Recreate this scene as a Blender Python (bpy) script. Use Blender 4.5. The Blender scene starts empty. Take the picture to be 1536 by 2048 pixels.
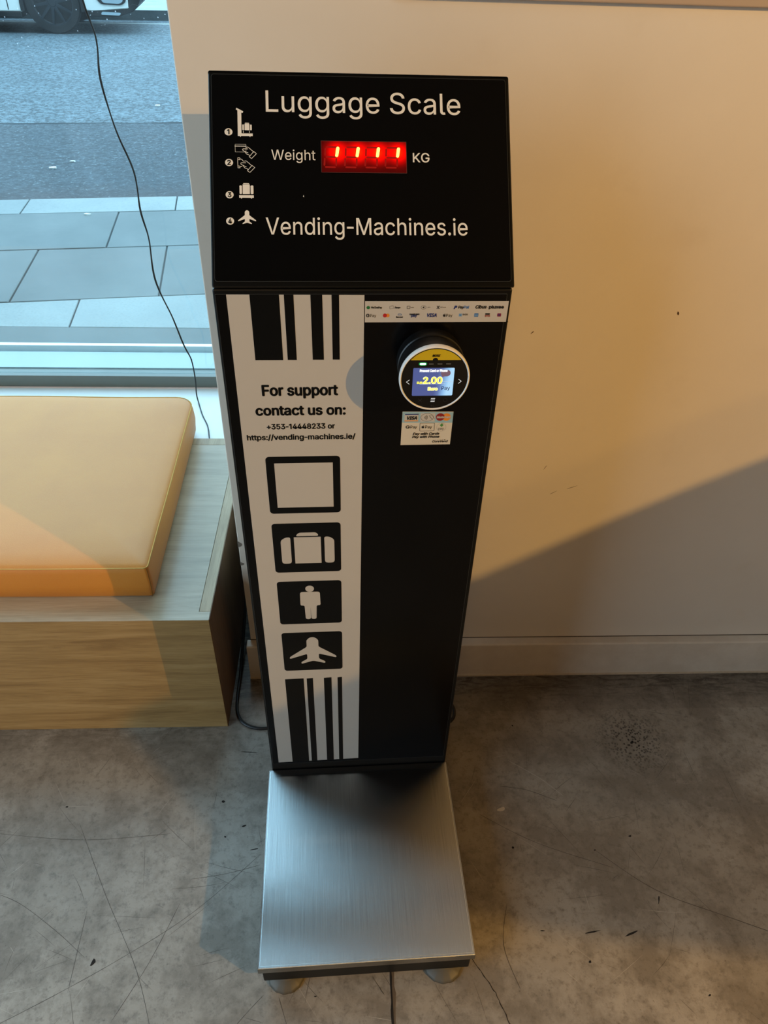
import bpy, bmesh, math, random, json
from mathutils import Vector, Matrix, Euler
from math import radians as R, sin, cos, pi

random.seed(7)
SC = bpy.context.scene
COL = SC.collection

# ---------------------------------------------------------------- camera
cam = bpy.data.cameras.new('camera')
cam.sensor_fit = 'VERTICAL'; cam.sensor_height = 36.0
cam.lens = 1442.0 / 2048.0 * 36.0
cam.clip_start = 0.02; cam.clip_end = 300
camo = bpy.data.objects.new('camera', cam); COL.objects.link(camo)
CX = Vector((0.998934, -0.037155, 0.027398)); CY = Vector((-0.001997, -0.627704, -0.778450)); CZ = Vector((0.046121, 0.777565, -0.627109))   # right, down, forward
m = Matrix((( CX[0], -CY[0], -CZ[0], 0), (CX[1], -CY[1], -CZ[1], 0), (CX[2], -CY[2], -CZ[2], 1.604), (0, 0, 0, 1)))
camo.matrix_world = m
SC.camera = camo

# ---------------------------------------------------------------- light
SC.view_settings.view_transform = 'Standard'
SC.view_settings.look = 'None'
SC.view_settings.gamma = 1.0
SC.view_settings.use_curve_mapping = False
SC.view_settings.exposure = 0.2

wd = bpy.data.worlds.new('overcast_sky'); SC.world = wd; wd.use_nodes = True
nt = wd.node_tree; nt.nodes.clear()
wo = nt.nodes.new('ShaderNodeOutputWorld'); bg = nt.nodes.new('ShaderNodeBackground')
tc = nt.nodes.new('ShaderNodeTexCoord'); sp = nt.nodes.new('ShaderNodeSeparateXYZ')
rp = nt.nodes.new('ShaderNodeValToRGB')
rp.color_ramp.elements[0].position = 0.0; rp.color_ramp.elements[0].color = (0.53, 0.70, 0.82, 1)
rp.color_ramp.elements[1].position = 0.7; rp.color_ramp.elements[1].color = (0.56, 0.81, 1.0, 1)
nt.links.new(tc.outputs['Generated'], sp.inputs[0]); nt.links.new(sp.outputs['Z'], rp.inputs[0])
nt.links.new(rp.outputs[0], bg.inputs[0]); nt.links.new(bg.outputs[0], wo.inputs[0])
bg.inputs[1].default_value = 4.2

def lamp(name, kind, loc, energy, color, size=0.1, target=None, **kw):
    l = bpy.data.lights.new(name, kind); l.energy = energy; l.color = color
    if kind == 'AREA': l.size = size
    elif kind == 'SPOT': l.shadow_soft_size = size
    else: l.shadow_soft_size = size
    for k, v in kw.items(): setattr(l, k, v)
    o = bpy.data.objects.new(name, l); COL.objects.link(o); o.location = loc
    if target is not None:
        o.rotation_euler = (Vector(target) - Vector(loc)).to_track_quat('-Z', 'Y').to_euler()
    return o

# warm ceiling lamp at the right, its light is what the grey shadows on wall and floor are missing
lamp('ceiling_spotlight', 'POINT', (3.5, -1.7, 2.85), 380, (1.0, 0.55, 0.14), 0.010)
lamp('ceiling_spotlight', 'POINT', (3.5, -1.72, 2.73), 55, (1.0, 0.55, 0.16), 0.012)
# unseen soft warm lamps, added further back as fill
lamp('warm_fill_lamp', 'AREA', (-0.5, -2.3, 2.93), 8, (1.0, 0.62, 0.26), 0.5, (-0.5, 0.6, 0))
lamp('warm_fill_lamp', 'AREA', (2.2, -3.0, 2.93), 4, (1.0, 0.70, 0.42), 0.35, (2.2, -3.0, 0))
# daylight comes in through the shop window and the side window (portals only guide the sky sampling)
def portal(loc, target, sx, sy):
    o = lamp('window_daylight_portal', 'AREA', loc, 1, (1, 1, 1), sx, target, shape='RECTANGLE')
    o.data.size_y = sy; o.data.cycles.is_portal = True
portal((-1.78, 2.38, 2.12), (-1.78, 0, 2.12), 3.0, 3.4)
portal((-1.78, 2.38, 5.08), (-1.78, 0, 5.08), 3.0, 1.6)
portal((-3.42, -1.1, 2.1), (0, -1.1, 2.1), 3.4, 3.4)

# ---------------------------------------------------------------- helpers
def lin(h):
    h = h.lstrip('#'); o = []
    for i in (0, 2, 4):
        c = int(h[i:i+2], 16) / 255
        o.append(c / 12.92 if c <= 0.04045 else ((c + 0.055) / 1.055) ** 2.4)
    return (*o, 1.0)

def mat(name, col, rough=0.5, metal=0.0, var=0.04, scale=30, bump=0.0, coat=0.0, emit=None, es=0.0, spec=0.5, sheen=0.0):
    if isinstance(col, str): col = lin(col)
    else: col = (*col[:3], 1)
    M = bpy.data.materials.new(name); M.use_nodes = True
    n = M.node_tree; b = n.nodes['Principled BSDF']
    b.inputs['Roughness'].default_value = rough; b.inputs['Metallic'].default_value = metal
    b.inputs['Specular IOR Level'].default_value = spec
    b.inputs['Coat Weight'].default_value = coat; b.inputs['Coat Roughness'].default_value = 0.05
    if sheen: b.inputs['Sheen Weight'].default_value = sheen
    c = n.nodes.new('ShaderNodeTexCoord'); ns = n.nodes.new('ShaderNodeTexNoise')
    ns.inputs['Scale'].default_value = scale; ns.inputs['Detail'].default_value = 4
    mx = n.nodes.new('ShaderNodeMix'); mx.data_type = 'RGBA'
    mx.inputs[6].default_value = tuple(max(0, v * (1 - var)) for v in col[:3]) + (1,)
    mx.inputs[7].default_value = tuple(min(1, v * (1 + var)) for v in col[:3]) + (1,)
    n.links.new(c.outputs['Object'], ns.inputs[0]); n.links.new(ns.outputs[0], mx.inputs[0])
    n.links.new(mx.outputs[2], b.inputs['Base Color'])
    if bump:
        bp = n.nodes.new('ShaderNodeBump'); bp.inputs['Strength'].default_value = bump; bp.inputs['Distance'].default_value = 0.001
        n.links.new(ns.outputs[0], bp.inputs['Height']); n.links.new(bp.outputs[0], b.inputs['Normal'])
    if emit is not None:
        e = lin(emit) if isinstance(emit, str) else (*emit[:3], 1)
        b.inputs['Emission Color'].default_value = e; b.inputs['Emission Strength'].default_value = es
    return M

class G:
    """tiny node-graph helper"""
    def __init__(s, name):
        s.M = bpy.data.materials.new(name); s.M.use_nodes = True; s.n = s.M.node_tree
        s.b = s.n.nodes['Principled BSDF']; s.tc = s.n.nodes.new('ShaderNodeTexCoord')
    def node(s, t, **kw):
        q = s.n.nodes.new(t)
        for k, v in kw.items(): setattr(q, k, v)
        return q
    def link(s, a, b): s.n.links.new(a, b)
    def mapping(s, scale=(1, 1, 1), loc=(0, 0, 0), rot=(0, 0, 0)):
        q = s.node('ShaderNodeMapping'); q.inputs['Scale'].default_value = scale
        q.inputs['Location'].default_value = loc; q.inputs['Rotation'].default_value = rot
        s.link(s.tc.outputs['Object'], q.inputs[0]); return q.outputs[0]
    def noise(s, vec, scale, detail=4, rough=0.5, dist=0.0):
        q = s.node('ShaderNodeTexNoise'); q.inputs['Scale'].default_value = scale; q.inputs['Detail'].default_value = detail
        q.inputs['Roughness'].default_value = rough; q.inputs['Distortion'].default_value = dist
        s.link(vec, q.inputs[0]); return q.outputs[0]
    def ramp(s, fac, *stops):
        q = s.node('ShaderNodeValToRGB'); e = q.color_ramp.elements
        while len(e) < len(stops): e.new(0.5)
        for el, (p, c) in zip(e, stops):
            el.position = p
            el.color = lin(c) if isinstance(c, str) else ((c, c, c, 1) if isinstance(c, (int, float)) else (*c[:3], 1))
        s.link(fac, q.inputs[0]); return q.outputs[0]
    def mix(s, fac, a, b, mode='MIX'):
        q = s.node('ShaderNodeMix', data_type='RGBA', blend_type=mode)
        for i, v in ((0, fac), (6, a), (7, b)):
            if isinstance(v, bpy.types.NodeSocket): s.link(v, q.inputs[i])
            elif i == 0: q.inputs[0].default_value = v
            else: q.inputs[i].default_value = lin(v) if isinstance(v, str) else (*v[:3], 1)
        return q.outputs[2]
    def math(s, op, a, b=0.0, clamp=False):
        q = s.node('ShaderNodeMath', operation=op); q.use_clamp = clamp
        for i, v in ((0, a), (1, b)):
            if isinstance(v, bpy.types.NodeSocket): s.link(v, q.inputs[i])
            else: q.inputs[i].default_value = v
        return q.outputs[0]
    def bump(s, h, strength, dist=0.001):
        q = s.node('ShaderNodeBump'); q.inputs['Strength'].default_value = strength; q.inputs['Distance'].default_value = dist
        s.link(h, q.inputs['Height']); s.link(q.outputs[0], s.b.inputs['Normal'])

def tag(o, label=None, cat=None, group=None, kind=None):
    if label: o['label'] = label
    if cat: o['category'] = cat
    if group: o['group'] = group
    if kind: o['kind'] = kind
    return o

def empty(name, loc=(0, 0, 0), rz=0.0):
    o = bpy.data.objects.new(name, None); COL.objects.link(o)
    o.location = loc; o.rotation_euler = (0, 0, rz); o.empty_display_size = 0.1
    return o

def link(name, me, mt, parent=None, smooth=False):
    o = bpy.data.objects.new(name, me); COL.objects.link(o)
    if mt is not None and not me.materials: me.materials.append(mt)
    if parent is not None: o.parent = parent
    if smooth:
        for p in me.polygons: p.use_smooth = True
    return o

def mesh(name, v, f, mt, parent=None, smooth=False):
    me = bpy.data.meshes.new(name); me.from_pydata([tuple(p) for p in v], [], f); me.validate(); me.update()
    return link(name, me, mt, parent, smooth)

def bmobj(name, bm, mt, parent=None, smooth=False):
    bmesh.ops.recalc_face_normals(bm, faces=bm.faces)
    me = bpy.data.meshes.new(name); bm.to_mesh(me); bm.free()
    return link(name, me, mt, parent, smooth)

def addbox(bm, x0, x1, y0, y1, z0, z1):
    vs = [bm.verts.new((x, y, z)) for x in (x0, x1) for y in (y0, y1) for z in (z0, z1)]
    for f in ((0, 1, 3, 2), (4, 6, 7, 5), (0, 4, 5, 1), (2, 3, 7, 6), (0, 2, 6, 4), (1, 5, 7, 3)):
        bm.faces.new([vs[i] for i in f])

def box(name, x0, x1, y0, y1, z0, z1, mt, parent=None, bevel=0.0, seg=2):
    bm = bmesh.new(); addbox(bm, x0, x1, y0, y1, z0, z1)
    if bevel: bmesh.ops.bevel(bm, geom=bm.edges[:], offset=bevel, segments=seg, affect='EDGES', profile=0.5)
    return bmobj(name, bm, mt, parent)

def prism(name, poly, axis, a0, a1, mt, parent=None, bevel=0.0, seg=2):
    """extrude a 2D polygon along axis (0=x: poly is (y,z); 2=z: poly is (x,y); 1=y: poly is (x,z))"""
    def P(p, a):
        return (a, p[0], p[1]) if axis == 0 else ((p[0], a, p[1]) if axis == 1 else (p[0], p[1], a))
    bm = bmesh.new()
    lo = [bm.verts.new(P(p, a0)) for p in poly]; hi = [bm.verts.new(P(p, a1)) for p in poly]
    bm.faces.new(lo); bm.faces.new(hi[::-1]); n = len(poly)
    for i in range(n): bm.faces.new((lo[i], lo[(i+1) % n], hi[(i+1) % n], hi[i]))
    if bevel: bmesh.ops.bevel(bm, geom=bm.edges[:], offset=bevel, segments=seg, affect='EDGES', profile=0.5)
    return bmobj(name, bm, mt, parent)

def spline(pts, n=8):
    """Catmull-Rom through points"""
    P = [Vector(p) for p in pts]; out = []
    for i in range(len(P) - 1):
        a, b, c, d = P[max(i-1, 0)], P[i], P[i+1], P[min(i+2, len(P)-1)]
        for k in range(n):
            t = k / n
            out.append(0.5 * ((2*b) + (c-a)*t + (2*a-5*b+4*c-d)*t*t + (-a+3*b-3*c+d)*t**3))
    out.append(P[-1]); return out

def tube(name, pts, r, mt, parent=None, n=10, sub=8):
    S = spline(pts, sub) if sub else [Vector(p) for p in pts]
    v = []; f = []; up = Vector((0.13, 0.2, 1)).normalized()
    for i, p in enumerate(S):
        t = (S[min(i+1, len(S)-1)] - S[max(i-1, 0)]).normalized()
        a = t.cross(up)
        if a.length < 1e-4: a = t.cross(Vector((1, 0, 0)))
        a.normalize(); b = t.cross(a).normalized(); up = a.cross(t).normalized() if True else up
        for k in range(n):
            w = 2*pi*k/n; v.append(p + a*(r*cos(w)) + b*(r*sin(w)))
    for i in range(len(S)-1):
        for k in range(n):
            f.append((i*n+k, i*n+(k+1) % n, (i+1)*n+(k+1) % n, (i+1)*n+k))
    f.append(tuple(range(n))[::-1]); f.append(tuple((len(S)-1)*n+k for k in range(n)))
    return mesh(name, v, f, mt, parent, True)

def lathe(name, prof, origin, axis, mt, parent=None, n=64, smooth=True, closed=False):
    """prof: list of (radius, distance along axis)"""
    ax = Vector(axis).normalized(); a = ax.cross(Vector((0, 0, 1)))
    if a.length < 1e-3: a = ax.cross(Vector((1, 0, 0)))
    a.normalize(); b = ax.cross(a); o = Vector(origin); v = []; f = []
    for r_, d in prof:
        for k in range(n):
            w = 2*pi*k/n; v.append(o + ax*d + a*(r_*cos(w)) + b*(r_*sin(w)))
    m_ = len(prof)
    for i in range(m_ if closed else m_-1):
        j = (i+1) % m_
        for k in range(n): f.append((i*n+k, i*n+(k+1) % n, j*n+(k+1) % n, j*n+k))
    if not closed:
        f.append(tuple(range(n))[::-1]); f.append(tuple((m_-1)*n+k for k in range(n)))
    ob = mesh(name, v, f, mt, parent, smooth)
    bm = bmesh.new(); bm.from_mesh(ob.data); bmesh.ops.recalc_face_normals(bm, faces=bm.faces); bm.to_mesh(ob.data); bm.free()
    if smooth:
        for p in ob.data.polygons: p.use_smooth = len(p.vertices) == 4
        try: ob.data.set_sharp_from_angle(angle=R(35))
        except Exception: pass
    return ob

# flat print: polygons in mm on a plane frame -> thin raised film
class Frame:
    def __init__(s, o, u, v):
        s.o, s.u, s.v = Vector(o), Vector(u).normalized(), Vector(v).normalized(); s.n = s.u.cross(s.v)
    def mat(s, off):
        o = s.o + s.n * off
        return Matrix(((s.u[0], s.v[0], s.n[0], o[0]), (s.u[1], s.v[1], s.n[1], o[1]), (s.u[2], s.v[2], s.n[2], o[2]), (0, 0, 0, 1)))
    def p(s, x, y, off=0.0): return s.o + s.u*(x*0.001) + s.v*(y*0.001) + s.n*off

def flat(name, polys, fr, off, mt, parent, thick=0.00012, grow=0.0):
    """polys may nest (holes). thick is half the film thickness"""
    cu = bpy.data.curves.new(name, 'CURVE'); cu.dimensions = '2D'; cu.fill_mode = 'BOTH'
    cu.extrude = thick; cu.offset = grow * 0.001
    for poly in polys:
        sp_ = cu.splines.new('POLY'); sp_.points.add(len(poly)-1)
        for pt, q in zip(sp_.points, poly): pt.co = (q[0]*0.001, q[1]*0.001, 0, 1)
        sp_.use_cyclic_u = True
    tmp = bpy.data.objects.new('tmp', cu)
    me = bpy.data.meshes.new_from_object(tmp)
    me.transform(fr.mat(off + thick)); me.name = name
    me.materials.clear(); me.materials.append(mt)
    bpy.data.objects.remove(tmp); bpy.data.curves.remove(cu)
    o = bpy.data.objects.new(name, me); COL.objects.link(o); o.parent = parent
    return o

def rr(x0, y0, x1, y1, r=0.0, n=5):
    if r <= 0: return [(x0, y0), (x1, y0), (x1, y1), (x0, y1)]
    out = []
    for cx, cy, a in ((x1-r, y0+r, -90), (x1-r, y1-r, 0), (x0+r, y1-r, 90), (x0+r, y0+r, 180)):
        for k in range(n+1):
            w = R(a + 90*k/n); out.append((cx + r*cos(w), cy + r*sin(w)))
    return out
def circ(cx, cy, r, n=28, ry=None):
    ry = ry or r
    return [(cx + r*cos(2*pi*k/n), cy + ry*sin(2*pi*k/n)) for k in range(n)]
def smoothpoly(pts, n=4):
    P = [Vector((p[0], p[1], 0)) for p in pts]; N = len(P); out = []
    for i in range(N):
        a, b, c, d = P[i-1], P[i], P[(i+1) % N], P[(i+2) % N]
        for k in range(n):
            t = k/n; q = 0.5*((2*b)+(c-a)*t+(2*a-5*b+4*c-d)*t*t+(-a+3*b-3*c+d)*t**3); out.append((q.x, q.y))
    return out
def roundpoly(pts, r, n=3):
    """round the corners of a polygon"""
    out = []; N = len(pts)
    for i in range(N):
        p = Vector(pts[i]); a = Vector(pts[i-1]); b = Vector(pts[(i+1) % N])
        da = (a-p); db = (b-p); k = min(r, da.length*0.45, db.length*0.45)
        s = p + da.normalized()*k; e = p + db.normalized()*k
        for j in range(n+1):
            t = j/n; q = s*(1-t)**2 + p*2*t*(1-t) + e*t*t; out.append((q.x, q.y))
    return out

def strokes(name, lines, w, fr, off, mt, parent):
    """thin drawn lines, lines = list of point lists in mm"""
    v = []; f = []
    for L in lines:
        for a, b in zip(L[:-1], L[1:]):
            a = Vector(a); b = Vector(b); d = (b-a)
            if d.length < 1e-6: continue
            d.normalize(); q = Vector((-d.y, d.x))*(w/2); e = d*(w/2)
            k = len(v)
            for p in (a-q-e, b-q+e, b+q+e, a+q-e): v.append(fr.p(p.x, p.y, off))
            f.append((k, k+1, k+2, k+3))
    return mesh(name, v, f, mt, parent)
def closed(L): return list(L) + [L[0]]

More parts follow.
